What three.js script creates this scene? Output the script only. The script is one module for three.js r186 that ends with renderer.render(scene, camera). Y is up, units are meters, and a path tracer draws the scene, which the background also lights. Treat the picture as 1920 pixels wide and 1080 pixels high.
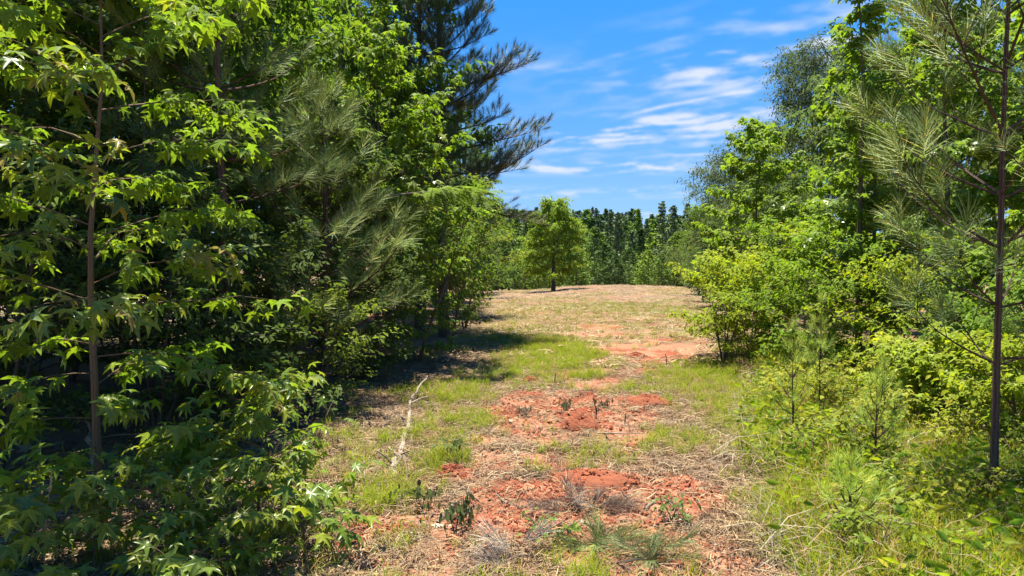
import * as THREE from 'three';
import { mergeGeometries } from 'three/addons/utils/BufferGeometryUtils.js';

// ---------------------------------------------------------------- camera, sky, sun, exposure
const scene = new THREE.Scene();
const EYE = 1.75, F = 1280, HORIZON = 505;                       // eye height in metres; the lens and the horizon of the photograph
const camera = new THREE.PerspectiveCamera(2 * Math.atan(540 / F) * 180 / Math.PI, 16 / 9, 0.1, 3000);
camera.position.set(0, EYE, 0);
camera.rotation.set(-Math.atan((540 - HORIZON) / F), 0, 0);
const renderer = new THREE.WebGLRenderer({ antialias: true });
renderer.toneMapping = THREE.LinearToneMapping;
renderer.toneMappingExposure = 2.9;
renderer.shadowMap.enabled = true;
renderer.shadowMap.type = THREE.PCFSoftShadowMap;
const SUN = new THREE.Vector3(-0.1, 1, -0.17).normalize();
const sun = new THREE.DirectionalLight(new THREE.Color().setRGB(1, 0.94, 0.81), 5);
sun.name = 'sun';
sun.position.copy(SUN).multiplyScalar(120); sun.target.position.set(0, 0, -25);
sun.position.add(sun.target.position);
sun.castShadow = true; sun.shadow.mapSize.set(4096, 4096); sun.shadow.radius = 1;
Object.assign(sun.shadow.camera, { left: -60, right: 60, top: 70, bottom: -70, near: 1, far: 400 });
scene.add(sun, sun.target);

// ---------------------------------------------------------------- numbers
function rng(seed) { let s = (seed * 2654435761) >>> 0; return () => { s = (s + 0x6d2b79f5) | 0; let t = Math.imul(s ^ (s >>> 15), 1 | s); t = (t + Math.imul(t ^ (t >>> 7), 61 | t)) ^ t; return ((t ^ (t >>> 14)) >>> 0) / 4294967296; }; }
const { clamp, lerp, smoothstep } = THREE.MathUtils;
const PERM = new Float32Array(65536); { const r = rng(77); for (let i = 0; i < 65536; i++) PERM[i] = r(); }
const hash = (i, j) => PERM[((i & 255) << 8) | (j & 255)];
function noise(x, y) {
  const i = Math.floor(x), j = Math.floor(y), fx = x - i, fy = y - j, u = fx * fx * (3 - 2 * fx), v = fy * fy * (3 - 2 * fy);
  return lerp(lerp(hash(i, j), hash(i + 1, j), u), lerp(hash(i, j + 1), hash(i + 1, j + 1), u), v);
}
function fbm(x, y, n = 4) { let s = 0, a = 0.5, t = 0; for (let k = 0; k < n; k++) { s += a * noise(x, y); t += a; a *= 0.5; x = x * 2.03 + 17.3; y = y * 2.03 + 5.1; } return s / t; }

// ---------------------------------------------------------------- sky: blue air and cirrus
{
  const W = 3072, H = 1536, data = new Float32Array(W * H * 4);
  const lowAir = [0.56, 0.83, 1.0], midAir = [0.03, 0.335, 1.0], highAir = [0.02, 0.2, 0.78];
  // cirrus banks lying on a high plane: centre, direction, half length, half width, strength
  const banks = [[0.85, -4.75, 0.5, 1.0, 0.5, 1.25], [1.12, -3.9, 0.86, 0.62, 0.06, 1.2], [1.25, -4.5, 0.7, 0.8, 0.18, 1.1], [0.75, -6.3, 0.05, 1.5, 0.35, 1.0], [1.75, -2.9, 0.5, 1.1, 0.5, 1.7], [0.95, -3.55, 0.5, 0.3, 0.07, 0.55],
    [0.05, -3.3, 0.1, 0.32, 0.1, 0.45], [0.6, -8.3, 0.0, 2.2, 0.5, 0.55], [0.0, -5.2, 0.15, 0.6, 0.16, 0.5], [1.9, -4.9, 0.35, 0.9, 0.3, 0.7]];
  for (let j = 0; j < H; j++) {
    const up = ((j + 0.5) / H - 0.5) * Math.PI, y = Math.sin(up), c = Math.cos(up);
    const e = Math.max(0, y), k1 = 1 - Math.exp(-e * 7.5), k2 = smoothstep(e, 0.2, 0.95);
    const air = [0, 1, 2].map((n) => lerp(lerp(lowAir[n], midAir[n], k1), highAir[n], k2));
    for (let i = 0; i < W; i++) {
      const a = ((i + 0.5) / W - 0.5) * 2 * Math.PI, x = Math.cos(a) * c, z = Math.sin(a) * c;
      let cloud = 0;
      if (y > 0.015) {
        const px = x / (y + 0.01), pz = z / (y + 0.01);
        if (Math.abs(px) + Math.abs(pz) < 40) {
          const wx = px + 0.5 * fbm(px * 1.4, pz * 1.4, 2), wz = pz + 0.5 * fbm(px * 1.4 + 9, pz * 1.4 + 4, 2);
          const s = wx * 0.8 + wz * 0.6, t = -wx * 0.6 + wz * 0.8;
          const fibre = fbm(s * 3.2, t * 8, 5), puff = fbm(px * 4.4 + 3, pz * 4.4, 5);
          const body = smoothstep(fibre * 0.5 + puff * 0.5, 0.4, 0.72);
          let m = 0.75 * smoothstep(fbm(px * 0.45 + 31, pz * 0.45 + 8, 3), 0.62, 0.86);
          if (z < 0) for (const [cx, cz, d, l, w, g] of banks) {
            const qx = (px - cx) * Math.cos(d) + (pz - cz) * Math.sin(d), qz = -(px - cx) * Math.sin(d) + (pz - cz) * Math.cos(d);
            m = Math.max(m, g * Math.exp(-((qx / l) ** 2) - ((qz / w) ** 2)));
          }
          const tx = (px - 1.02) * 0.645 + (pz + 3.92) * 0.764, tz = -(px - 1.02) * 0.764 + (pz + 3.92) * 0.645;   // an old vapour trail
          const trail = z < 0 ? 0.75 * Math.exp(-((tx / 0.5) ** 4)) * Math.exp(-(((tz + 0.02 * Math.sin(tx * 7)) / 0.035) ** 2)) * (0.35 + 0.9 * fbm(px * 16, pz * 16, 3)) : 0;
          cloud = clamp(body * m * 1.25 + trail, 0, 0.85) * smoothstep(y, 0.015, 0.06);
        }
      }
      const o = (j * W + i) * 4, white = [0.78, 0.82, 0.88];
      for (let n = 0; n < 3; n++) data[o + n] = (y < 0 ? 0.12 * (1 - n * 0.1) : lerp(air[n], white[n], cloud)) * 0.38;
      data[o + 3] = 1;
    }
  }
  const sky = new THREE.DataTexture(data, W, H, THREE.RGBAFormat, THREE.FloatType);
  sky.mapping = THREE.EquirectangularReflectionMapping; sky.magFilter = THREE.LinearFilter; sky.minFilter = THREE.LinearFilter; sky.wrapS = THREE.RepeatWrapping; sky.needsUpdate = true;
  scene.background = sky; scene.environment = sky;
}

// ---------------------------------------------------------------- textures and materials
function canvasTexture(n, f, srgb) {
  const d = new Uint8Array(n * n * 4);
  for (let j = 0; j < n; j++) for (let i = 0; i < n; i++) { const c = f(i / n, j / n); for (let k = 0; k < 3; k++) d[(j * n + i) * 4 + k] = clamp(c[k], 0, 1) * 255; d[(j * n + i) * 4 + 3] = 255; }
  const t = new THREE.DataTexture(d, n, n); t.wrapS = t.wrapT = THREE.RepeatWrapping; t.magFilter = THREE.LinearFilter; t.minFilter = THREE.LinearMipmapLinearFilter; t.generateMipmaps = true;
  if (srgb) t.colorSpace = THREE.SRGBColorSpace; t.needsUpdate = true; return t;
}
// value noise that repeats after p cells
const tile = (x, y, p) => { const i = Math.floor(x), j = Math.floor(y), fx = x - i, fy = y - j, u = fx * fx * (3 - 2 * fx), v = fy * fy * (3 - 2 * fy), m = (q) => ((q % p) + p) % p;
  return lerp(lerp(hash(m(i), m(j)), hash(m(i + 1), m(j)), u), lerp(hash(m(i), m(j + 1)), hash(m(i + 1), m(j + 1)), u), v); };
const tiled = (u, v, p, n) => { let s = 0, a = 0.5, t = 0; for (let k = 0; k < n; k++) { s += a * tile(u * p, v * p, p); t += a; a *= 0.55; p *= 2; } return s / t; };
const barkPlates = (u, v) => { const w = tiled(u, v, 4, 3) * 0.6; const ridge = Math.abs(Math.sin((u * 6 + w) * Math.PI)); const cross = tiled(u, v, 16, 3); return clamp(ridge * 0.7 + cross * 0.5 - 0.15, 0, 1); };
const barkBump = canvasTexture(256, (u, v) => { const h = barkPlates(u, v); return [h, h, h]; });
const barkTone = canvasTexture(256, (u, v) => { const h = 0.55 + 0.45 * barkPlates(u, v), g = 0.8 + 0.3 * tiled(u, v, 8, 3); return [h * g, h * g * 0.97, h * g * 0.93]; });
const soilGrain = canvasTexture(1024, (u, v) => { const a = tiled(u, v, 24, 5), b = tiled(u + 0.37, v + 0.61, 160, 2); const g = 0.66 + 0.34 * a + 0.34 * (b - 0.5); return [g, g * 0.985, g * 0.96]; });
const soilBump = canvasTexture(1024, (u, v) => { const h = 0.6 * tiled(u, v, 40, 4) + 0.4 * tiled(u + 0.2, v + 0.7, 180, 2); return [h, h, h]; });
// pale veins of a leaf, uv laid over the blade
const veinTone = canvasTexture(128, (u, v) => {
  const x = (u - 0.5) * 2, z = v * 1.3 - 0.3; let d = 9;
  for (const a of [0, 0.92, -0.92, 1.75, -1.75]) { const sx = Math.sin(a), sz = Math.cos(a), along = x * sx + z * sz, off = Math.abs(x * sz - z * sx); if (along > 0) d = Math.min(d, off / (0.03 * (1.15 - along))); }
  const m = 1 + 0.35 * Math.exp(-d * d), g = 0.86 + 0.2 * tiled(u, v, 10, 3); return [0.72 * m * g, 0.72 * m * g, 0.7 * m * g];
});
const lin = (r, g, b) => new THREE.Color().setRGB(r, g, b);
const leafMat = (r, g, b, gloss = 0.35, through = 0.45, extra = {}) => new THREE.MeshPhysicalMaterial({ color: lin(r, g, b), roughness: 1, specularIntensity: 0.25, transmission: through, thickness: 0, clearcoat: gloss, clearcoatRoughness: 0.3, side: THREE.DoubleSide, ...extra });
const M = {
  gum: leafMat(0.22, 0.345, 0.02, 0.9, 0.58, { map: veinTone }),
  gumYoung: leafMat(0.38, 0.46, 0.02, 0.8, 0.6, { map: veinTone }),
  gumDeep: leafMat(0.12, 0.22, 0.03, 0.8, 0.5, { map: veinTone }),
  leaf: leafMat(1, 1, 1, 0.07, 0.58, { vertexColors: true }),
  needle: new THREE.MeshPhysicalMaterial({ color: lin(1, 1, 1), vertexColors: true, roughness: 0.55, specularIntensity: 0.45, side: THREE.DoubleSide }),
  grass: leafMat(1, 1, 1, 0, 0.45, { vertexColors: true, specularIntensity: 0.1 }),
  straw: new THREE.MeshStandardMaterial({ color: lin(1, 1, 1), vertexColors: true, roughness: 0.85, side: THREE.DoubleSide }),
  bark: new THREE.MeshStandardMaterial({ color: lin(0.2, 0.16, 0.125), map: barkTone, bumpMap: barkBump, bumpScale: 0.012, roughness: 0.95 }),
  barkYoung: new THREE.MeshStandardMaterial({ color: lin(0.17, 0.115, 0.062), map: barkTone, bumpMap: barkBump, bumpScale: 0.003, roughness: 0.9 }),
  barkPine: new THREE.MeshStandardMaterial({ color: lin(0.15, 0.085, 0.055), map: barkTone, bumpMap: barkBump, bumpScale: 0.014, roughness: 0.95 }),
  barkDark: new THREE.MeshStandardMaterial({ color: lin(0.13, 0.105, 0.085), map: barkTone, bumpMap: barkBump, bumpScale: 0.012, roughness: 0.95 }),
  deadwood: new THREE.MeshStandardMaterial({ color: lin(0.36, 0.3, 0.235), map: barkTone, bumpMap: barkBump, bumpScale: 0.006, roughness: 0.9 }),
  ground: new THREE.MeshStandardMaterial({ color: lin(1, 1, 1), vertexColors: true, map: soilGrain, bumpMap: soilBump, bumpScale: 0.02, roughness: 1 }),
  clay: new THREE.MeshStandardMaterial({ color: lin(0.27, 0.08, 0.034), map: soilGrain, bumpMap: soilBump, bumpScale: 0.01, roughness: 1 }),
};

// ---------------------------------------------------------------- naming
const taken = new Map();
function numbered(name) { const n = taken.get(name) ?? 0; taken.set(name, n + 1); return n ? `${name}_${String(n).padStart(3, '0')}` : name; }
function tag(o, label, category, group, kind) { if (label) o.userData.label = label; if (category) o.userData.category = category; if (group) o.userData.group = group; if (kind) o.userData.kind = kind; return o; }
function thing(name, label, category, x, z, group, y = ground(x, z)) { const g = new THREE.Group(); g.name = numbered(name); g.position.set(x, y, z); scene.add(g); return tag(g, label, category, group); }
function part(name, geometry, material, parent) { const m = new THREE.Mesh(geometry, material); m.name = name; m.castShadow = m.receiveShadow = true; parent.add(m); return m; }
function copies(name, geometry, material, parent, list) {       // list of [matrix, colour]
  const m = new THREE.InstancedMesh(geometry, material, list.length); m.name = name; m.castShadow = m.receiveShadow = true; m.userData.kind = 'stuff';
  list.forEach(([a, c], i) => { m.setMatrixAt(i, a); if (c) m.setColorAt(i, c); }); parent.add(m); return m;
}
function another(o, x, z, turn, scale, label) { const c = o.clone(); c.name = numbered(o.name.replace(/_\d{3}$/, '')); c.userData = { ...o.userData }; if (label) c.userData.label = label; c.position.set(x, ground(x, z) - 0.03, z); c.rotation.y = turn; c.scale.setScalar(scale); scene.add(c); return c; }

// ---------------------------------------------------------------- terrain
// bare clay, from the photograph: x, z, half width, half length, amount
const CLAY = [[0.72, -8.1, 1.15, 1.35, 1], [0.8, -5.2, 0.66, 0.62, 1], [-0.02, -4.75, 0.3, 0.5, 0.9], [-0.5, -5.75, 0.17, 0.2, 1], [1.15, -4.2, 0.36, 0.5, 0.8], [-0.95, -4.2, 0.3, 0.45, 0.6], [-1.25, -3.9, 0.2, 0.3, 0.7],
  [2.3, -18.2, 1.0, 0.9, 0.8], [3.0, -13.8, 1.1, 1.6, 0.85], [1.9, -14.6, 0.5, 0.8, 0.6], [2.06, -5.4, 0.14, 0.5, 0.7], [5.4, -23.6, 1.6, 1.8, 0.35], [0.1, -6.7, 0.5, 0.35, 0.45], [0.4, -4.0, 0.5, 0.25, 0.5], [1.3, -6.2, 0.5, 0.3, 0.4], [3.4, -16, 0.9, 1.2, 0.5], [0.2, -4.3, 0.4, 0.4, 0.6], [0.0, -5.4, 0.5, 0.6, 0.5], [-0.6, -4.7, 0.35, 0.5, 0.5], [1.35, -5.0, 0.3, 0.9, 0.7], [0.6, -6.9, 0.9, 0.5, 0.5], [1.6, -8.2, 0.5, 1.1, 0.6], [0.3, -5.9, 0.9, 1.6, 0.62], [0.5, -4.2, 0.9, 0.9, 0.75], [0.75, -6.7, 0.7, 1.2, 0.72], [-0.3, -4.4, 0.8, 0.8, 0.6], [1.2, -10.6, 0.7, 1.2, 0.5], [2.0, -12.2, 0.8, 1.2, 0.5], [2.2, -27, 3, 2, 0.32], [5, -38, 4, 3, 0.32], [3.2, -20.5, 1.8, 1.2, 0.4]];
// green growth
const GREEN = [[0.95, -13.3, 0.75, 3.0, 0.95], [-0.62, -7.4, 0.4, 0.8, 0.5], [0.1, -12, 0.5, 2, 0.4], [2.6, -10.5, 0.45, 1.6, 0.4], [3.4, -7.5, 0.9, 4, 0.95], [2.8, -4.4, 0.8, 2, 0.9], [2.2, -33, 3.5, 7, 0.5], [-0.6, -6.1, 0.25, 0.35, 0.55], [0.3, -22, 1.2, 5, 0.6], [6, -30, 2.5, 5, 0.5], [-0.9, -9.6, 0.5, 0.8, 0.5], [1.6, -9.8, 0.4, 0.4, 0.4], [1.4, -6.8, 0.4, 0.4, 0.3], [-0.9, -5.2, 0.3, 0.5, 0.5], [0.5, -4.0, 0.3, 0.2, 0.4], [0.7, -3.6, 0.4, 0.4, 0.4]];
const blot = (list, x, z) => { let m = 0; for (const [cx, cz, rx, rz, g] of list) { const q = ((x - cx) / rx) ** 2 + ((z - cz) / rz) ** 2; if (q < 5) m = Math.max(m, g * Math.exp(-q * q * 0.7)); } return m; };
const clayAt = (x, z) => { const m = blot(CLAY, x, z); return m ? clamp(smoothstep(m + (fbm(x * 2.6, z * 2.6, 5) - 0.5) * 1.5 + (fbm(x * 14, z * 14, 2) - 0.5) * 0.3, 0.22, 0.75), 0, 1) : 0; };
const greenAt = (x, z) => clamp(blot(GREEN, x, z) * (0.25 + 1.5 * fbm(x * 1.7 + 40, z * 1.1, 3)), 0, 1);
const leftEdge = (d) => -1.55 - 0.35 * smoothstep(7 - d, 0, 3) + 0.9 * smoothstep(d, 9, 18) - 0.6 * smoothstep(d, 25, 60);
const rightEdge = (d) => lerp(2.1, 15, clamp((d - 4) / 60, 0, 1)) + 0.9 * smoothstep(d, 6, 12) * smoothstep(40 - d, 0, 25);
function ground(x, z) {
  const d = -z;
  let y = (fbm(x * 0.25 + 5, z * 0.25, 3) - 0.5) * 0.16 * smoothstep(d, 5, 14) + (fbm(x * 0.9, z * 0.9, 3) - 0.5) * 0.05;
  y += 0.1 * smoothstep(x, 2.2, 5) + 0.15 * smoothstep(-x, 2, 5);
  y += smoothstep(d, 34, 58) * (0.5 * smoothstep(x, -4, 9) - 0.36 - 0.2 * smoothstep(x, 11, 19)) + (fbm(x * 0.6 + 3, z * 0.35, 3) - 0.5) * 0.22 * smoothstep(d, 40, 58);
  y -= 4.2 * smoothstep(d, 62, 105);
  y += 9.5 * smoothstep(d, 105, 240) + 3 * smoothstep(d, 110, 240) * smoothstep(-x, -40, 30);
  return y;
}
function relief(x, z) {                                          // fine lie of the soil: clods and tyre lugs on clay
  const d = -z; if (d > 34 || d < 1 || x < -7 || x > 9) return 0;
  const c = clayAt(x, z), fade = smoothstep(34 - d, 0, 20);
  let h = (fbm(x * 7, z * 7, 3) - 0.5) * 0.03 + (fbm(x * 22, z * 22, 2) - 0.5) * 0.012;
  if (c > 0) { const lug = Math.sin((z * 1.0 + x * 0.35 + 0.5 * fbm(x * 3, z * 3, 2)) * 30); h += c * ((fbm(x * 11 + 7, z * 11, 4) - 0.5) * 0.085 + 0.008 * lug * smoothstep(fbm(x * 2 + 3, z * 2, 2), 0.4, 0.6)); }
  return h * fade;
}
const soilTop = (x, z) => ground(x, z) + relief(x, z);
const at = (X, Y) => { const d = EYE * F / (Y - HORIZON); return [(X - 960) / F * d, -d]; };   // where a spot of ground in the photograph lies on the terrain
{
  const grow = (from, step, rate, to) => { const out = []; let p = from; while (Math.abs(p) < Math.abs(to)) { p += step; step *= rate; out.push(p); } return out; };
  const fineX = []; for (let x = -2.6; x <= 3.4001; x += 0.028) fineX.push(x);
  const xs = [...grow(-2.6, -0.035, 1.06, -700).reverse(), ...fineX, ...grow(3.4, 0.035, 1.06, 700)];
  const fineZ = []; for (let z = -3.4; z >= -9.5; z -= 0.028) fineZ.push(z);
  const zs = [60, 30, 15, 8, 4, 2, 0, -1, -2, -2.6, -3, -3.2, ...fineZ, ...grow(fineZ.at(-1), -0.03, 1.012, -120), ...grow(-121, -4, 1.12, -1200)];
  const nx = xs.length, nz = zs.length, pos = new Float32Array(nx * nz * 3), col = new Float32Array(nx * nz * 3), uv = new Float32Array(nx * nz * 2), idx = [];
  const c = new THREE.Color(), litter = lin(0.19, 0.115, 0.06), thatch = lin(0.25, 0.17, 0.088), loam = lin(0.1, 0.055, 0.03), clayPale = lin(0.345, 0.155, 0.085), clayRed = lin(0.235, 0.055, 0.02), green = lin(0.14, 0.16, 0.03);
  for (let j = 0; j < nz; j++) for (let i = 0; i < nx; i++) {
    const x = xs[i], z = zs[j], d = -z, k = j * nx + i;
    pos[k * 3] = x; pos[k * 3 + 1] = soilTop(x, z); pos[k * 3 + 2] = z; uv[k * 2] = x / 1.9; uv[k * 2 + 1] = z / 1.9;
    const a = fbm(x * 1.3, z * 1.3, 4), b = fbm(x * 6 + 2, z * 6, 3);
    c.copy(litter).lerp(thatch, smoothstep(a * 0.6 + b * 0.4, 0.38, 0.62)).lerp(green, 0.5 * smoothstep(d, 10, 20) * smoothstep(fbm(x * 0.35 + 9, z * 0.22, 4), 0.45, 0.62)).lerp(loam, 0.6 * smoothstep(fbm(x * 3.3 + 11, z * 2.3, 4), 0.56, 0.72));
    c.lerp(clayPale, (0.4 + 0.45 * smoothstep(10 - d, 0, 3) * smoothstep(1.5 - Math.abs(x - 0.2), -0.2, 0.5)) * smoothstep(fbm(x * 0.8 + 3, z * 0.5 + 8, 4), 0.42, 0.66));
    const g = greenAt(x, z) * smoothstep(b, 0.3, 0.6); c.lerp(green, 0.65 * g);
    const cl = clayAt(x, z); if (cl) { const red = smoothstep(fbm(x * 2.2 + 60, z * 2.2, 4) + 0.12 * blot([[0.72, -8.6, 1.2, 0.9, 1], [-0.5, -5.75, 0.2, 0.2, 1], [0.75, -5.55, 0.5, 0.22, 1]], x, z), 0.47, 0.66); c.lerp(clayPale.clone().lerp(clayRed, red), cl * 0.95); }
    col.set([c.r, c.g, c.b], k * 3);
    if (i < nx - 1 && j < nz - 1) idx.push(k, k + 1, k + nx, k + 1, k + nx + 1, k + nx);
  }
  const g = new THREE.BufferGeometry(); g.setAttribute('position', new THREE.BufferAttribute(pos, 3)); g.setAttribute('color', new THREE.BufferAttribute(col, 3)); g.setAttribute('uv', new THREE.BufferAttribute(uv, 2));
  g.setIndex(idx); g.computeVertexNormals();
  const m = new THREE.Mesh(g, M.ground); m.name = 'ground'; m.receiveShadow = m.castShadow = true; m.userData.kind = 'structure'; scene.add(m);
}

// ---------------------------------------------------------------- geometry helpers
class Builder {
  constructor() { this.p = []; this.c = []; this.u = []; this.i = []; }
  v(x, y, z, c, u = 0.5, w = 0.5) { this.p.push(x, y, z); this.c.push(c[0], c[1], c[2]); this.u.push(u, w); return this.p.length / 3 - 1; }
  t(a, b, c) { this.i.push(a, b, c); }
  done() { const g = new THREE.BufferGeometry(); g.setAttribute('position', new THREE.Float32BufferAttribute(this.p, 3)); g.setAttribute('color', new THREE.Float32BufferAttribute(this.c, 3)); g.setAttribute('uv', new THREE.Float32BufferAttribute(this.u, 2)); g.setIndex(this.i); g.computeVertexNormals(); return g; }
}
const V = (x, y, z) => new THREE.Vector3(x, y, z);
function tubeInto(b, pts, rad, seg, color = [1, 1, 1]) {
  let side = V(1, 0, 0), along = 0; const rows = [];
  pts.forEach((p, k) => {
    const t = pts[Math.min(k + 1, pts.length - 1)].clone().sub(pts[Math.max(k - 1, 0)]).normalize();
    side.sub(t.clone().multiplyScalar(side.dot(t))); if (side.lengthSq() < 1e-4) side.set(0, 0, 1).sub(t.clone().multiplyScalar(t.z)); side.normalize();
    const up = t.clone().cross(side); if (k) along += p.distanceTo(pts[k - 1]);
    const row = []; for (let s = 0; s <= seg; s++) { const a = s / seg * Math.PI * 2, r = rad[k]; row.push(b.v(p.x + (side.x * Math.cos(a) + up.x * Math.sin(a)) * r, p.y + (side.y * Math.cos(a) + up.y * Math.sin(a)) * r, p.z + (side.z * Math.cos(a) + up.z * Math.sin(a)) * r, color, s / seg * Math.max(1, Math.round(rad[0] * 12)), along * 1.6)); }
    rows.push(row);
  });
  for (let k = 0; k < rows.length - 1; k++) for (let s = 0; s < seg; s++) { const a = rows[k][s], c = rows[k][s + 1], d = rows[k + 1][s], e = rows[k + 1][s + 1]; b.t(a, c, d); b.t(c, e, d); }
  const tip = b.v(pts.at(-1).x, pts.at(-1).y, pts.at(-1).z, color); for (let s = 0; s < seg; s++) b.t(rows.at(-1)[s], rows.at(-1)[s + 1], tip);
}
const WHITE = [1, 1, 1];
// five-pointed leaf along +z, face up, one unit long, with its stalk behind
function starLeaf(seed, fine) {
  const r = rng(seed), b = new Builder(), st = 0.42, cz = 0.3 + st;
  const put = (ang, rad, lift = 0) => { const x = Math.sin(ang) * rad, z = cz + Math.cos(ang) * rad; return b.v(x, lift - 0.22 * rad * rad + 0.05 * Math.abs(x), z, WHITE, 0.5 + x * 0.5, clamp((z - st + 0.3) / 1.3, 0, 1)); };
  const mid = b.v(0, 0, cz, WHITE, 0.5, 0.3), ring = [];
  const lobes = [[-2.15, 0.58], [-1.08, 0.82], [0, 0.86], [1.08, 0.82], [2.15, 0.58]].map(([a, l]) => [a + (r() - 0.5) * 0.12, l * (0.92 + r() * 0.16)]);
  lobes.forEach(([a, l], k) => {
    if (fine) ring.push(put(a - 0.27, l * 0.56, 0.02)); ring.push(put(a, l, -0.06 - r() * 0.14)); if (fine) ring.push(put(a + 0.27, l * 0.56, 0.02));
    if (k < 4) ring.push(put((a + lobes[k + 1][0]) / 2, fine ? 0.3 : 0.36, 0.02));
  });
  const base = b.v(0, 0, st + 0.1, WHITE, 0.5, 0.1);
  const loop = [base, ...ring]; for (let k = 0; k < loop.length; k++) b.t(mid, loop[k], loop[(k + 1) % loop.length]);
  const s1 = b.v(-0.012, 0.0, 0, WHITE), s2 = b.v(0.012, 0.0, 0, WHITE), s3 = b.v(0, -0.01, st + 0.12, WHITE); b.t(s1, s2, s3);
  return b.done();
}
// pointed oval leaf along +z folded on its midrib
function ovalLeaf(w, seed, c = WHITE) {
  const r = rng(seed), b = new Builder(), f = 0.1 + r() * 0.12, dr = 0.1 + r() * 0.2;
  const row = [0.08, 0.36, 0.68].map((z, k) => { const h = [0.35, 1, 0.72][k] * w / 2, y = -dr * z * z; return [b.v(-h, y + f * h, z, c), b.v(0, y - 0.02, z, c), b.v(h, y + f * h, z, c)]; });
  const a = b.v(0, 0, 0, c), tip = b.v(0, -dr * 1.2, 1, c);
  b.t(a, row[0][0], row[0][1]); b.t(a, row[0][1], row[0][2]);
  for (let k = 0; k < 2; k++) for (let s = 0; s < 2; s++) { b.t(row[k][s], row[k + 1][s], row[k + 1][s + 1]); b.t(row[k][s], row[k + 1][s + 1], row[k][s + 1]); }
  b.t(row[2][0], tip, row[2][1]); b.t(row[2][1], tip, row[2][2]);
  return b.done();
}
const STAR = [1, 2, 3, 4].map((s) => starLeaf(s, true)), STAR_LOW = [5, 6].map((s) => starLeaf(s, false));
const OVAL = [0.5, 0.56, 0.46].map((w, k) => ovalLeaf(w, 10 + k)), NARROW = [0.22, 0.27].map((w, k) => ovalLeaf(w, 20 + k));
// a feather of paired leaflets
const FROND = (() => { const list = []; for (let k = 0; k < 14; k++) for (const s of [-1, 1]) { const g = ovalLeaf(0.3, 40 + k); g.scale(0.2, 0.2, 0.2 * (1 - 0.5 * k / 14)); g.rotateY(s * 1.25); g.translate(0, -0.25 * (k / 14) ** 2, 0.1 + k / 14 * 0.9); list.push(g); } return mergeGeometries(list); })();
// a spray: a twig with leaves set along it, for foliage that is not near
function spray(leaves, n, len, size, seed) {
  const r = rng(seed), list = [];
  for (let k = 0; k < n; k++) {
    const g = leaves[k % leaves.length].clone(), s = size * (0.7 + 0.6 * r()), tone = 0.75 + 0.5 * r(), col = g.attributes.color; for (let q = 0; q < col.count; q++) col.setXYZ(q, tone * (0.9 + 0.25 * r()), tone, tone * 0.9);
    g.scale(s, s, s); g.rotateZ((r() - 0.5) * 1.2); g.rotateX(0.1 + r() * 0.75); g.rotateY((k % 2 ? 1 : -1) * (0.4 + r() * 1.1)); g.translate((r() - 0.5) * 0.3 * len, (r() - 0.5) * 0.4 * len, len * (k + r()) / n); list.push(g);
  }
  return mergeGeometries(list);
}
// a pine shoot: needles round a short twig along +z
function shoot(n, len, needle, width, seed) {
  const r = rng(seed), b = new Builder();
  for (let k = 0; k < n; k++) {
    const s = k / n, z = len * s, a = k * 2.4 + r() * 0.6, spread = lerp(1.15, 0.45, s) + (r() - 0.5) * 0.35, l = needle * (0.75 + 0.4 * r()), dx = Math.cos(a) * Math.sin(spread), dy = Math.sin(a) * Math.sin(spread), dz = Math.cos(spread);
    const t = 0.75 + 0.5 * r(), c = r() < 0.06 ? [2.2 * t, 1.3 * t, 0.8 * t] : [t, t, t], px = -Math.sin(a) * width, py = Math.cos(a) * width, sag = 0.12 * l;
    const v0 = b.v(px, py, z, c), v1 = b.v(-px, -py, z, c), m0 = b.v(dx * l * 0.55 + px * 0.8, dy * l * 0.55 + py * 0.8 - sag * 0.25, z + dz * l * 0.55, c), m1 = b.v(dx * l * 0.55 - px * 0.8, dy * l * 0.55 - py * 0.8 - sag * 0.25, z + dz * l * 0.55, c), t0 = b.v(dx * l, dy * l - sag, z + dz * l, c);
    b.t(v0, v1, m1); b.t(v0, m1, m0); b.t(m0, m1, t0);
  }
  return b.done();
}
const SHOOT_NEAR = [1, 2, 3].map((s) => shoot(64, 0.2, 0.19, 0.0017, s)), SHOOT = [4, 5].map((s) => shoot(54, 0.2, 0.16, 0.003, s)), SHOOT_FAR = [6].map((s) => shoot(30, 0.26, 0.2, 0.006, s));

const turned = new THREE.Object3D(); turned.rotation.order = 'YXZ';
function leafMatrix(p, az, pitch, roll, s) { turned.position.copy(p); turned.rotation.set(pitch, az, roll); turned.scale.setScalar(s); turned.updateMatrix(); return turned.matrix.clone(); }
const zAxis = V(0, 0, 1);
function shootMatrix(p, dir, spin, s) { turned.position.copy(p); turned.quaternion.setFromUnitVectors(zAxis, dir.clone().normalize()).multiply(new THREE.Quaternion().setFromAxisAngle(zAxis, spin)); turned.scale.setScalar(s); turned.updateMatrix(); return turned.matrix.clone(); }
const setMatrix = (m, a) => { a.decompose(m.position, m.quaternion, m.scale); };

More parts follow.
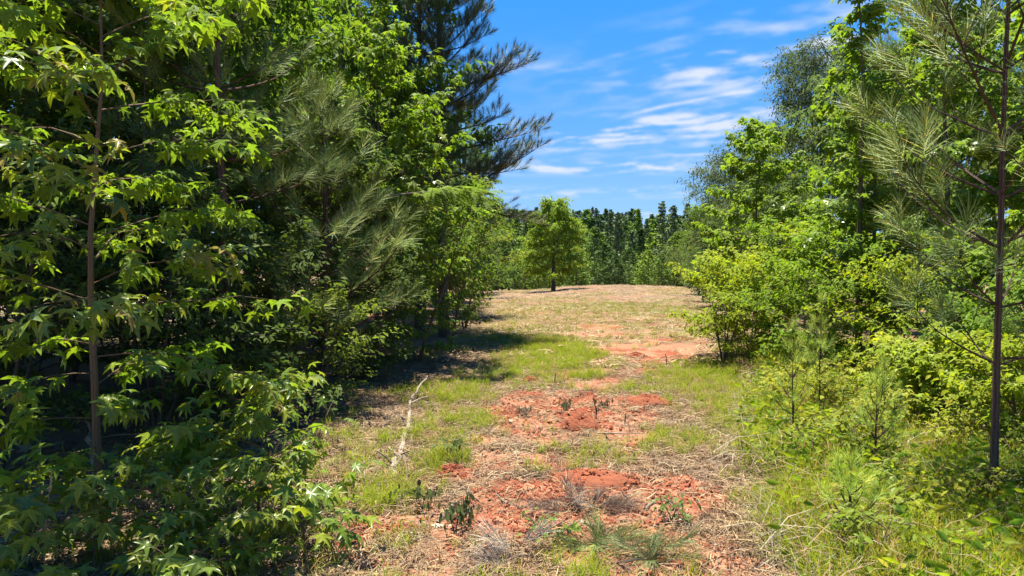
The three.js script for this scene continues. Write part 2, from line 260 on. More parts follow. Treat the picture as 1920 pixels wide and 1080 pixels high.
// ---------------------------------------------------------------- broad-leaved trees, saplings and shrubs
// o: name label category group x z h r lean base R prof nb up leaves size nLeaf parts mat(s) tint bark droop stems sprayed
function broadleaf(o) {
  const r = rng(o.seed), t = thing(o.name, o.label, o.category, o.x, o.z, o.group), base = o.base ?? 0.3, anchors = [], stems = o.stems ?? 1, lean = o.lean ?? [0, 0];
  const merged = o.merge ? new Builder() : null;
  for (let s = 0; s < stems; s++) {
    const sa = s * 2.4 + r(), sp = stems > 1 ? 0.16 + 0.22 * r() : 0, h = o.h * (s ? 0.7 + 0.3 * r() : 1), n = 9, pts = [], rad = [], wob = (o.wob ?? 0.03) * h, r0 = o.r * (s ? 0.75 : 1);
    const ph = r() * 9;
    for (let k = 0; k <= n; k++) { const q = k / n; pts.push(V(lean[0] * q * q + sp * h * q * Math.cos(sa) + wob * (noise(q * 3 + ph, 2) - 0.5) * q, h * q - (k ? 0 : 0.12), lean[1] * q * q + sp * h * q * Math.sin(sa) + wob * (noise(q * 3, ph + 7) - 0.5) * q)); rad.push(r0 * ((1 - q) ** 1.05 * 0.94 + 0.05) * (k ? 1 : 1.35)); }
    const tb = merged ?? new Builder(); tubeInto(tb, pts, rad, o.far ? 5 : 9); if (!merged) part('trunk', tb.done(), o.bark ?? M.barkYoung, t);
    const on = (q) => { const f = clamp(q, 0, 0.999) * n, k = Math.floor(f); return pts[k].clone().lerp(pts[k + 1], f - k); };
    const nb = Math.max(3, Math.round(o.nb / stems));
    for (let k = 0; k < nb; k++) {
      const tt = (k + 0.2 + 0.7 * r()) / nb, q = base + (1 - base) * tt, p0 = on(q), az = o.side !== undefined && r() < 0.6 ? o.side + (r() - 0.5) * 2 : k * 2.4 + s + (r() - 0.5) * 0.8, len = o.R * o.prof(tt) * (0.7 + 0.5 * r());
      let el = lerp(o.up?.[0] ?? 0.35, o.up?.[1] ?? 0.9, tt) + (r() - 0.5) * 0.3; const bp = [p0], m = 5, br = [Math.min(r0 * (1 - q) * 0.65 + 0.002, (o.thin ?? 1) * (0.004 + 0.007 * len))]; let a = az;
      for (let i = 1; i <= m; i++) { el += (o.bend ?? -0.06) + (r() - 0.5) * 0.15; a += (r() - 0.5) * 0.3; bp.push(bp[i - 1].clone().add(V(Math.sin(a) * Math.cos(el), Math.sin(el), Math.cos(a) * Math.cos(el)).multiplyScalar(len / m))); br.push(br[0] * (1 - i / m) + 0.0015); }
      const bb = merged ?? new Builder(); tubeInto(bb, bp, br, o.far ? 3 : 5);
      const onB = (f0) => { const f = clamp(f0, 0, 0.999) * m, i = Math.floor(f); return bp[i].clone().lerp(bp[i + 1], f - i); };
      for (let i = 0; i < 7; i++) anchors.push([onB(0.3 + 0.7 * (i + r()) / 7), a, 1]);
      const tw = Math.min(o.twigs ?? 7, Math.ceil(len / 0.22));
      for (let i = 0; i < tw; i++) {
        const f = 0.22 + 0.78 * (i + r()) / tw, w0 = onB(f), wa = az + (i % 2 ? 1 : -1) * (0.5 + r() * 0.7), we = el * 0.5 + 0.2 + (r() - 0.5) * 0.8, wl = (0.18 + 0.45 * len * (1 - f * 0.6)) * (0.6 + 0.5 * r()) * (o.twigLen ?? 1), w1 = w0.clone().add(V(Math.sin(wa) * Math.cos(we), Math.sin(we), Math.cos(wa) * Math.cos(we)).multiplyScalar(wl * 0.5)), w2 = w1.clone().add(V(Math.sin(wa) * Math.cos(we - 0.2), Math.sin(we - 0.25), Math.cos(wa) * Math.cos(we - 0.2)).multiplyScalar(wl * 0.5));
        tubeInto(bb, [w0, w1, w2], [br[0] * 0.4 * (1 - f * 0.5) + 0.0012, br[0] * 0.2 + 0.001, 0.001], 3);
        for (let z = 0; z < 5; z++) { const g = (z + r()) / 5; anchors.push([g < 0.5 ? w0.clone().lerp(w1, g * 2) : w1.clone().lerp(w2, g * 2 - 1), wa, 1]); }
      }
      if (!merged) part('branch', bb.done(), o.bark ?? M.barkYoung, t);
    }
    for (let i = 0; i < 8; i++) anchors.push([on(1 - 0.25 * (1 - base) * r()), r() * 6.28, 1]);
  }
  if (merged) part('trunk', merged.done(), o.bark ?? M.barkDark, t);
  const tint = o.tint ?? [1, 1, 1], list = [], droop = o.droop ?? 0.45, jit = o.jitter ?? 0.05;
  for (let k = 0; k < o.nLeaf; k++) {
    const [p, a] = anchors[Math.floor(r() * anchors.length)], q = p.clone().add(V((r() - 0.5) * jit, (r() - 0.5) * jit, (r() - 0.5) * jit));
    const shade = 0.8 + 0.4 * r(), warm = (r() - 0.4) * (o.vary ?? 0.35), young = r() < 0.18 ? 0.4 * r() : 0;
    const c = lin(tint[0] * shade * (1 + Math.max(0, warm) + young), tint[1] * shade * (1 + young * 0.4), tint[2] * shade * (1 - 0.4 * warm));
    list.push([leafMatrix(q, a + (r() - 0.5) * 2.6, droop + (r() - 0.5) * 1.3, (r() - 0.5) * 1.4, o.size * (0.5 + 0.8 * r())), c, q, r()]);
  }
  if (o.parts) {
    const eye = V(-o.x, EYE - t.position.y, -o.z); list.sort((p, q) => p[2].distanceToSquared(eye) - q[2].distanceToSquared(eye));
    list.splice(0, o.parts).forEach((l, k) => { const mats = [].concat(o.mat), m = part('leaf', o.leaves[k % o.leaves.length], mats[Math.floor(l[3] * mats.length)], t); setMatrix(m, l[0]); });
  }
  if (list.length) { const mats = [].concat(o.restMat ?? o.mat), sets = o.leaves.length; for (let s = 0; s < sets; s++) { const own = list.filter((_, k) => k % sets === s); if (own.length) copies('foliage', o.leaves[s], mats[s % mats.length], t, own); } }
  return t;
}
const dome = (t) => Math.sqrt(clamp(1 - (t * 1.1 - 0.25) ** 2 * 1.25, 0.05, 1)), cone = (t) => 1 - 0.82 * t, egg = (t) => Math.sin(Math.PI * (0.18 + 0.78 * t));

// ---------------------------------------------------------------- pines
// o: name label group x z h r base R whorls per shoots size nShoot parts tint bark up lean
function pine(o) {
  const r = rng(o.seed), t = thing(o.name, o.label, o.category ?? 'pine tree', o.x, o.z, o.group), lean = o.lean ?? [0, 0], n = 10, pts = [], rad = [], tips = [];
  for (let k = 0; k <= n; k++) { const q = k / n; pts.push(V(lean[0] * q + 0.012 * o.h * (noise(q * 4, o.seed) - 0.5), o.h * q - (k ? 0 : 0.12), lean[1] * q + 0.012 * o.h * (noise(q * 4 + 5, o.seed) - 0.5))); rad.push(o.r * (1 - q * 0.93) * (k ? 1 : 1.25)); }
  const merged = o.merge ? new Builder() : null, tb = merged ?? new Builder(); tubeInto(tb, pts, rad, o.far ? 5 : 10); if (!merged) part('trunk', tb.done(), o.bark ?? M.barkPine, t);
  const on = (q) => { const f = clamp(q, 0, 0.999) * n, k = Math.floor(f); return pts[k].clone().lerp(pts[k + 1], f - k); };
  for (let w = 0; w < o.whorls; w++) {
    const tt = (w + 0.3 * r()) / o.whorls, q = o.base + (1 - o.base) * tt;
    for (let k = 0; k < o.per; k++) {
      const az = o.azimuth?.(w, k) ?? w * 0.9 + k * 6.283 / o.per + (r() - 0.5) * 0.7, len = o.R * (o.prof ?? ((v) => 1 - 0.85 * v))(tt) * (0.65 + 0.55 * r()); if (len < 0.08) continue;
      let el = lerp(o.up?.[0] ?? 0.1, o.up?.[1] ?? 0.8, tt) + (r() - 0.5) * (o.wild ?? 0.25), a = az; const m = 6, bp = [on(q + (r() - 0.5) * 0.012)], r0 = Math.min(o.r * (1 - q) * 0.6 + 0.003, (o.thin ?? 1) * (0.005 + 0.009 * len)), br = [r0];
      for (let i = 1; i <= m; i++) { el += (o.curl ?? 0.07) + (r() - 0.5) * 0.14; a += (r() - 0.5) * 0.22; bp.push(bp[i - 1].clone().add(V(Math.sin(a) * Math.cos(el), Math.sin(el), Math.cos(a) * Math.cos(el)).multiplyScalar(len / m))); br.push(r0 * (1 - i / m) + 0.0025); }
      const bb = merged ?? new Builder(); tubeInto(bb, bp, br, o.far ? 3 : 5);
      const onB = (f0) => { const f = clamp(f0, 0, 0.999) * m, i = Math.floor(f); return [bp[i].clone().lerp(bp[i + 1], f - i), bp[i + 1].clone().sub(bp[i]).normalize()]; };
      tips.push([bp[m], onB(1)[1], 1]);
      const tw = Math.ceil(len * (o.twigs ?? 7));
      for (let i = 0; i < tw; i++) {
        const f = 0.25 + 0.73 * (i + r()) / tw, [w0, d0] = onB(f), s = (i % 2 ? 1 : -1), dir = d0.clone().applyAxisAngle(V(0, 1, 0), s * (0.5 + 0.6 * r())).add(V(0, 0.1 + 0.35 * r(), 0)).normalize(), wl = (0.1 + 0.32 * len * (1 - f * 0.75)) * (0.5 + 0.7 * r()), w1 = w0.clone().addScaledVector(dir, wl);
        tubeInto(bb, [w0, w1], [r0 * 0.35 + 0.0015, 0.002], 3); tips.push([w1.clone().addScaledVector(dir, -0.04), dir.clone().add(V(0, o.rise ?? 0.25, 0)), 1]);
        if (wl > 0.35) tips.push([w0.clone().lerp(w1, 0.45), dir.clone().applyAxisAngle(V(0, 1, 0), s * 0.6).add(V(0, o.rise ?? 0.3, 0)), 0.85]);
      }
      if (!merged) part('branch', bb.done(), o.bark ?? M.barkPine, t);
    }
  }
  for (let k = 0; k < 4; k++) tips.push([on(0.985), V((r() - 0.5) * 0.6, 1, (r() - 0.5) * 0.6), 1]);
  if (merged) part('trunk', merged.done(), o.bark ?? M.barkDark, t);
  const tint = o.tint ?? [0.085, 0.125, 0.045];
  const list = tips.map(([p, d, s]) => { const g = 0.75 + 0.5 * r(); return [shootMatrix(p, d, r() * 6.28, s * (o.size ?? 1) * (0.75 + 0.45 * r())), lin(tint[0] * g * (0.9 + 0.3 * r()), tint[1] * g, tint[2] * g), p]; });
  if (o.parts) {
    const eye = V(-o.x, EYE - t.position.y, -o.z); list.sort((p, q) => p[2].distanceToSquared(eye) - q[2].distanceToSquared(eye));
    list.splice(0, o.parts).forEach((l, k) => { const m = part('needle_tuft', o.shoots[k % o.shoots.length], o.partMat[k % o.partMat.length], t); setMatrix(m, l[0]); });
  }
  const sets = o.shoots.length; for (let s = 0; s < sets; s++) { const own = list.filter((_, k) => k % sets === s); if (own.length) copies('needles', o.shoots[s], M.needle, t, own); }
  return t;
}
const needleTones = [[0.19, 0.26, 0.06], [0.145, 0.205, 0.05], [0.25, 0.31, 0.085]].map((c) => { const m = M.needle.clone(); m.color.setRGB(...c); return m; });
const GREENS = { gum: [0.18, 0.3, 0.012], oak: [0.13, 0.235, 0.014], bright: [0.26, 0.35, 0.012], privet: [0.085, 0.145, 0.016] };
M.gumWorn = leafMat(0.36, 0.3, 0.03, 0.4, 0.5, { map: veinTone });
const gumMats = [M.gum, M.gumYoung, M.gum, M.gumDeep, M.gum, M.gumYoung, M.gumDeep, M.gumYoung, M.gumYoung, M.gum, M.gumYoung, M.gumWorn];
const leafTone = (c, n) => [0.85, 1.0, 1.2].map((k) => leafMat(c[0] * k * (0.9 + 0.1 * n), c[1] * k, c[2] * k, 0.15, 0.58));

// ================================================================ left side of the clearing
const gum = (o) => broadleaf({ leaves: STAR, mat: gumMats, restMat: M.leaf, tint: GREENS.gum, prof: egg, category: 'sapling', droop: 0.55, ...o });
gum({ name: 'sweetgum_sapling', label: 'tall sweetgum sapling with large star leaves and a slim straight brown trunk', x: -2.66, z: -4.35, h: 4.4, r: 0.028, lean: [0.02, 0], base: 0.12, R: 1.25, nb: 40, thin: 0.42, size: 0.098, nLeaf: 2300, parts: 300, seed: 11, up: [0.25, 0.8], bend: -0.1, jitter: 0.1, twigs: 5 });
gum({ name: 'sweetgum_sapling', label: 'waist-high sweetgum sapling with yellow-green star leaves beside the shaded path edge', x: -1.78, z: -4.75, h: 0.98, r: 0.013, lean: [0.16, 0], base: 0.2, R: 0.62, nb: 15, size: 0.1, nLeaf: 300, parts: 230, seed: 12, mat: [M.gumYoung, M.gum], jitter: 0.08, twigs: 4 });
const seedlings = [[-1.55, -4.0, 0.62, 13], [-1.95, -3.85, 0.6, 14], [-1.25, -4.05, 0.42, 15], [-2.35, -3.8, 0.5, 16], [-2.75, -3.9, 0.45, 17], [-1.75, -3.65, 0.35, 18], [-2.1, -4.5, 0.7, 19]];
for (const [x, z, h, seed] of seedlings) gum({ name: 'sweetgum_seedling', label: 'low sweetgum seedling with star leaves on the shaded ground under the tall sapling', category: 'seedling', group: 'sweetgum seedlings under the tall sapling', x, z, h, r: 0.008, base: 0.25, R: 0.42, nb: 9, size: 0.095, nLeaf: 110, parts: 90, seed, jitter: 0.07, twigs: 3, mat: [M.gum, M.gumYoung] });
// small-leaved understorey behind the sapling
const privet = (o) => broadleaf({ leaves: OVAL, mat: M.leaf, tint: GREENS.privet, prof: egg, category: 'shrub', merge: true, droop: 0.3, stems: 4, base: 0.15, R: 0.9, nb: 28, size: 0.06, nLeaf: 3000, r: 0.02, jitter: 0.12, bark: M.barkDark, name: 'understorey_shrub', group: 'shrubs in the dark wood behind the tall sapling', label: 'small-leaved evergreen shrub in the dark wood behind the tall sapling', ...o });
[[-4.1, -5.4, 2.6], [-3.3, -6.3, 2.3], [-4.9, -6.8, 3.2], [-3.0, -7.7, 2.2], [-4.3, -8.2, 3.2], [-5.6, -5.2, 3.0], [-3.6, -9.6, 2.8], [-2.75, -6.9, 1.3], [-3.9, -6.9, 4.2], [-5.0, -9.3, 4.8], [-3.9, -11.4, 4.4], [-5.9, -6.6, 4.5], [-3.4, -13, 4.6]].forEach(([x, z, h], k) => privet({ x, z, h, seed: 30 + k, R: Math.min(1.5, 0.45 * h), nLeaf: Math.round(1500 + 900 * h), size: 0.06 + 0.006 * h }));
privet({ x: -2.35, z: -8.1, h: 1.5, seed: 45, R: 0.8, stems: 3, nLeaf: 2600, size: 0.065, tint: [0.17, 0.25, 0.02], merge: false, name: 'roadside_shrub', group: undefined, label: 'leafy green shrub with a dark short trunk at the shaded wood edge' });
// tall canopy that shades the wood edge
const canopy = (o) => broadleaf({ leaves: [spray(OVAL, 14, 0.5, 0.12, o.seed), spray(OVAL, 14, 0.5, 0.12, o.seed + 500)], mat: M.leaf, tint: GREENS.oak, prof: dome, category: 'tree', merge: true, droop: 0.2, base: 0.3, R: 2.4, nb: 34, size: 1, nLeaf: 2100, r: 0.13, jitter: 0.4, twigs: 8, bark: M.barkDark, name: 'canopy_tree', ...o });
const canopyGroup = 'broad-leaved trees of the dark wood beside the clearing', canopyLabel = 'broad-leaved forest tree standing in the dark wood left of the track';
canopy({ x: -5.4, z: -7.0, h: 9, seed: 51, base: 0.42, R: 2.2, nLeaf: 2600, label: 'oak-like tree with a small-leaved canopy rising behind the tall sapling' });
canopy({ x: -5.0, z: -10.8, h: 9.5, seed: 52, base: 0.3, R: 2.2, label: canopyLabel, group: canopyGroup });
canopy({ x: -6.6, z: -14.5, h: 10, seed: 53, base: 0.15, R: 2.5, label: canopyLabel, group: canopyGroup });
canopy({ x: -8.6, z: -10, h: 11, seed: 54, R: 2.8, base: 0.15, label: canopyLabel, group: canopyGroup });
// pines of the left wood edge
pine({ name: 'pine_tree', label: 'young pine with pale drooping long needles at the left wood edge', x: -2.55, z: -9.3, h: 4.1, r: 0.055, base: 0.2, R: 1.55, whorls: 9, per: 4, shoots: SHOOT_NEAR, parts: 240, partMat: needleTones, seed: 61, tint: [0.22, 0.285, 0.065], up: [0.05, 0.75], size: 1.2, twigs: 4 });
pine({ name: 'pine_tree', label: 'dark pine whose long needles overhang the tall sapling', x: -3.35, z: -7.9, h: 7.2, r: 0.075, base: 0.34, R: 1.35, whorls: 11, per: 4, shoots: SHOOT_NEAR, parts: 120, partMat: needleTones, seed: 62, tint: [0.15, 0.2, 0.055], up: [0.0, 0.7], size: 1.15, twigs: 4 });
// bright sweetgum in front of the dark pines
gum({ name: 'sweetgum_tree', label: 'sunlit yellow-green sweetgum tree in front of the twin dark pines', category: 'tree', x: -2.5, z: -12.6, h: 6.1, r: 0.055, base: 0.18, R: 1.6, prof: dome, nb: 30, size: 0.105, nLeaf: 5200, parts: 200, leaves: STAR_LOW, seed: 63, twigs: 8, jitter: 0.14, mat: [M.gum, M.gumYoung] });
pine({ name: 'pine_tree', label: 'tall dark pine with upswept side boughs reaching over the clearing, right one of the pair', x: -1.82, z: -17.6, h: 13.5, r: 0.13, base: 0.23, R: 2.7, whorls: 20, per: 5, shoots: SHOOT, rise: 0.45, wild: 0.9, seed: 64, tint: [0.105, 0.135, 0.05], up: [0.0, 0.6], size: 1.15, twigs: 9, bark: M.barkDark, curl: 0.07, prof: (v) => 1 - 0.75 * v });
pine({ name: 'pine_tree', label: 'tall dark pine with a bare lower trunk, left one of the pair', x: -2.45, z: -18.4, h: 14, r: 0.13, base: 0.24, R: 2.4, whorls: 18, per: 4, shoots: SHOOT, rise: 0.45, wild: 0.8, seed: 65, tint: [0.105, 0.135, 0.05], up: [0.2, 0.85], size: 1.25, twigs: 5, bark: M.barkDark });
pine({ name: 'pine_tree', label: 'slender dark pine behind the sunlit sweetgum', x: -3.6, z: -19.5, h: 12.5, r: 0.1, base: 0.25, R: 2.1, whorls: 14, per: 4, shoots: SHOOT, rise: 0.8, seed: 66, tint: [0.105, 0.135, 0.05], up: [0.2, 0.8], size: 1.2, twigs: 5, bark: M.barkDark });
// leafy edge beside the clearing
const edge = (o) => broadleaf({ leaves: OVAL, mat: M.leaf, restMat: M.leaf, tint: GREENS.oak, prof: egg, category: 'shrub', droop: 0.35, stems: 2, base: 0.08, nb: 32, size: 0.078, nLeaf: 5200, r: 0.035, jitter: 0.13, twigs: 8, name: 'edge_shrub', ...o });
edge({ label: 'dark green bushy young tree at the wood edge, its shade lying over the grass', x: -1.75, z: -12.6, h: 3.3, R: 1.15, seed: 71, parts: 120, mat: leafTone(GREENS.oak, 1) });
edge({ label: 'bushy green young tree leaning out over the clearing', x: -1.35, z: -15, h: 3.7, R: 1.15, seed: 72, tint: [0.165, 0.245, 0.02], nLeaf: 5000 });
edge({ label: 'green bush behind the leaning young tree on the clearing edge', x: -1.35, z: -19.5, h: 3.6, R: 1.3, seed: 73, tint: [0.17, 0.25, 0.02] });
edge({ label: 'low green bush on the clearing edge under the tall dark pine', x: -1.6, z: -24, h: 3.2, R: 1.5, seed: 74, size: 0.1, nLeaf: 3500 });
edge({ label: 'shaded bush at the foot of the long-needled pine', x: -2.3, z: -10.6, h: 2.1, R: 0.95, seed: 75, tint: GREENS.privet });
edge({ label: 'broad bush with bright leaves between sweetgum and wood edge shrubs', x: -2.5, z: -14.2, h: 4.0, R: 1.3, seed: 76, tint: [0.17, 0.25, 0.02] });
// feathery tree with the long bare bough
{
  const t = thing('feathery_tree', 'slender tree with one long pale bare bough and feathery leaves', 'tree', -3.1, -11.4), r = rng(81), b = new Builder(), list = [];
  tubeInto(b, [V(0, -0.1, 0), V(0.05, 1.3, 0), V(0.02, 2.7, 0.05), V(0.1, 3.9, 0)], [0.045, 0.036, 0.026, 0.01], 8); part('trunk', b.done(), M.bark, t);
  const bough = [V(0.03, 2.4, 0.02), V(0.35, 2.75, 0.1), V(0.9, 2.86, 0.25), V(1.5, 2.9, 0.35), V(2.05, 2.96, 0.35), V(2.6, 2.9, 0.3)]; const c = new Builder(); tubeInto(c, bough, [0.022, 0.019, 0.015, 0.012, 0.008, 0.003], 6); part('branch', c.done(), M.deadwood, t);
  for (const [y, a, l] of [[3.1, 0.4, 1.1], [3.5, 2.2, 0.9], [3.4, 4.2, 1.0], [2.7, 5.3, 1.1], [3.8, 1.2, 0.7]]) { const d = new Builder(), q = [V(0.05, y, 0.02)]; for (let i = 1; i < 5; i++) q.push(q[i - 1].clone().add(V(Math.sin(a) * l / 4, l * 0.09 - i * 0.01, Math.cos(a) * l / 4))); tubeInto(d, q, [0.014, 0.011, 0.008, 0.005, 0.002], 4); part('branch', d.done(), M.bark, t); for (let k = 0; k < 18; k++) list.push([q[1].clone().lerp(q[4], r()), a]); }
  for (let k = 0; k < 70; k++) { const f = 0.62 + 0.38 * r(), i = Math.min(4, Math.floor(f * 5)); list.push([bough[i].clone().lerp(bough[i + 1], f * 5 - i).add(V(0, (r() - 0.5) * 0.12, (r() - 0.5) * 0.15)), 1.2]); }
  copies('fronds', FROND, M.leaf, t, list.map(([p, a]) => { const g = 0.8 + 0.4 * r(); return [leafMatrix(p, a + (r() - 0.5) * 2.4, 0.15 + (r() - 0.5) * 0.7, (r() - 0.5) * 0.9, 0.3 + 0.2 * r()), lin(0.19 * g, 0.28 * g, 0.03 * g)]; }));
}

// ================================================================ right side of the clearing
pine({ name: 'pine_tree', label: 'slim pine with reddish trunk and grey-green long needles at the right grass verge', x: 3.36, z: -4.75, h: 6.2, r: 0.027, base: 0.16, R: 1.25, whorls: 13, per: 4, shoots: SHOOT_NEAR, parts: 300, partMat: needleTones, seed: 91, thin: 0.6, tint: [0.2, 0.26, 0.065], up: [0.25, 0.95], lean: [0.12, 0], size: 1.1, twigs: 5, prof: (v) => 0.62 + 0.38 * Math.sin(Math.PI * (v + 0.1)) - 0.5 * v * v });
gum({ name: 'sweetgum_tree', label: 'tallest sweetgum tree with straight slim trunk standing free against the sky', category: 'tree', x: 5.55, z: -10.9, h: 7.2, r: 0.055, base: 0.12, R: 1.1, prof: (t) => egg(t) * (1 - 0.75 * t) + 0.06, nb: 40, size: 0.1, nLeaf: 3400, parts: 220, leaves: STAR_LOW, seed: 101, twigs: 7, jitter: 0.14, mat: [M.gum, M.gum, M.gumYoung] });
gum({ name: 'sweetgum_tree', label: 'sweetgum tree close behind the tallest one, its crown lower', category: 'tree', x: 6.35, z: -12, h: 5.4, r: 0.05, base: 0.1, R: 1.25, nb: 34, size: 0.1, nLeaf: 4200, parts: 120, leaves: STAR_LOW, seed: 102, twigs: 7, jitter: 0.15, mat: [M.gum, M.gumDeep] });
gum({ name: 'sweetgum_tree', label: 'dense pointed sweetgum tree between the tallest sweetgum and the slim pine', category: 'tree', x: 6.55, z: -10.3, h: 6.4, r: 0.06, base: 0.08, R: 1.4, nb: 44, size: 0.1, prof: (t) => egg(t) * (1 - 0.6 * t) + 0.08, nLeaf: 5600, parts: 200, leaves: STAR_LOW, seed: 103, twigs: 8, jitter: 0.15, mat: [M.gum, M.gum, M.gumDeep] });
gum({ name: 'sweetgum_tree', label: 'shorter sweetgum tree with visible thin trunk beside the field shrub', category: 'tree', x: 5.6, z: -15.6, h: 4.9, r: 0.045, base: 0.1, R: 1.35, nb: 34, size: 0.105, nLeaf: 5000, parts: 100, leaves: STAR_LOW, seed: 104, twigs: 7, jitter: 0.15, mat: [M.gum] });
gum({ name: 'sweetgum_tree', label: 'broad sweetgum tree behind the slim pine', category: 'tree', x: 7.3, z: -8.4, h: 5.8, r: 0.055, base: 0.08, R: 1.6, nb: 38, size: 0.1, nLeaf: 6000, parts: 160, leaves: STAR_LOW, seed: 105, twigs: 8, jitter: 0.15, mat: [M.gum, M.gumDeep] });
canopy({ name: 'grey_oak_tree', label: 'grey-green fine-leaved tree rising behind the sweetgums', x: 11.0, z: -24.5, h: 8.9, r: 0.16, base: 0.12, R: 3.1, seed: 106, leaves: [spray(NARROW, 18, 0.6, 0.13, 600), spray(NARROW, 18, 0.6, 0.13, 601)], tint: [0.075, 0.115, 0.035], nLeaf: 2800, nb: 40 });
canopy({ name: 'grey_oak_tree', label: 'smaller grey-green fine-leaved tree nearer the field', x: 9.8, z: -30, h: 6.4, r: 0.12, base: 0.1, R: 2.6, seed: 107, leaves: [spray(NARROW, 18, 0.6, 0.13, 602)], tint: [0.085, 0.13, 0.04], nLeaf: 1700, nb: 32 });
edge({ name: 'field_shrub', label: 'yellow-green shrub with several bare dark stems at the edge of the field', x: 3.75, z: -12.1, h: 1.75, R: 1.0, stems: 5, base: 0.1, seed: 111, size: 0.068, nLeaf: 4200, nb: 26, tint: GREENS.bright, mat: leafTone(GREENS.bright, 1), parts: 150, bark: M.barkDark, r: 0.022 });
const right = [
  [4.6, -13.2, 2.4, 1.2, 'bright', 'leafy shrub behind the yellow-green field shrub'], [4.55, -10.4, 2.0, 1.0, 'gum', 'leafy green shrub in the tall grass below the tallest sweetgum'],
  [5.3, -9.0, 1.9, 1.05, 'bright', 'sunlit yellow-green shrub in front of the sweetgums'], [6.2, -8.8, 2.3, 1.1, 'gum', 'full green shrub below the dense pointed sweetgum'],
  [5.5, -7.3, 1.5, 0.9, 'oak', 'dark-hearted shrub in the grass left of the slim pine'], [6.6, -7.2, 2.4, 1.1, 'gum', 'tall green shrub right behind the slim pine'], [4.3, -7.1, 0.95, 0.6, 'bright', 'knee-high yellow-green shrub standing in the tall grass'],
  [5.0, -11.8, 2.6, 1.1, 'gum', 'green shrub at the foot of the shorter sweetgum'], [4.5, -6.0, 1.0, 0.65, 'bright', 'low bright shrub at the foot of the slim pine'], [5.6, -5.8, 2.2, 1.0, 'oak', 'dark shrub behind the slim pine trunk']];
right.forEach(([x, z, h, R, tone, label], k) => edge({ name: 'verge_shrub', label, x, z, h, R, seed: 120 + k, tint: GREENS[tone], size: 0.07, nLeaf: Math.round(3600 * R * h / 2 + 1400), stems: 3, mat: leafTone(GREENS[tone], 1), parts: k < 7 ? 90 : 40, r: 0.02, leaves: k % 3 ? OVAL : STAR_LOW.concat(STAR_LOW) }));
// young pines in the grass
const seedlingTones = [[0.27, 0.37, 0.04], [0.21, 0.31, 0.04], [0.34, 0.42, 0.05]].map((c) => { const m = M.needle.clone(); m.color.setRGB(...c); return m; });
const youngPines = [[2.75, -6.65, 1.15, 'knee-high pine seedling beside the yellow-green grass, tallest of the young pines'], [3.35, -7.4, 1.35, 'young pine seedling in front of the verge shrubs'], [2.95, -5.5, 0.85, 'pine seedling with a bare dark stem in the tall grass'], [2.05, -4.1, 0.55, 'small pine seedling at the corner of the clay track'], [3.9, -8.6, 1.3, 'young pine between the verge shrubs and the field shrub'], [3.45, -6.3, 0.8, 'short pine seedling near the slim pine']];
youngPines.forEach(([x, z, h, label], k) => pine({ name: 'pine_seedling', category: 'seedling', label, x, z, h, r: 0.012, base: 0.25, R: 0.22, whorls: 5, per: 3, shoots: SHOOT_NEAR, parts: 30, partMat: seedlingTones, seed: 140 + k, tint: [0.27, 0.37, 0.04], size: 0.45, twigs: 3, up: [0.45, 0.95], thin: 0.6, category: 'seedling' }));

// ================================================================ the woods beyond
const wood = [
  canopy({ name: 'forest_tree', label: canopyLabel, group: canopyGroup, x: -6.5, z: -17, h: 11, seed: 201, R: 3, leaves: [spray(OVAL, 16, 0.6, 0.16, 210)], nLeaf: 900 }),
  canopy({ name: 'forest_tree', label: canopyLabel, group: canopyGroup, x: -8.5, z: -13, h: 10, seed: 202, R: 3, base: 0.15, leaves: [spray(OVAL, 16, 0.6, 0.16, 211)], nLeaf: 900, tint: [0.12, 0.2, 0.04] }),
  canopy({ name: 'forest_tree', label: canopyLabel, group: canopyGroup, x: -10, z: -7, h: 9, seed: 203, R: 3, base: 0.12, leaves: [spray(OVAL, 16, 0.6, 0.16, 212)], nLeaf: 900, tint: [0.1, 0.17, 0.035] }),
  pine({ name: 'forest_pine', label: 'dark pine standing in the wood left of the track', group: 'pines of the wood beside the clearing', x: -5.6, z: -22, h: 13, r: 0.13, base: 0.2, R: 2.6, whorls: 14, per: 4, shoots: SHOOT_FAR, seed: 204, tint: [0.06, 0.085, 0.045], merge: true, size: 1.5, twigs: 5 })];
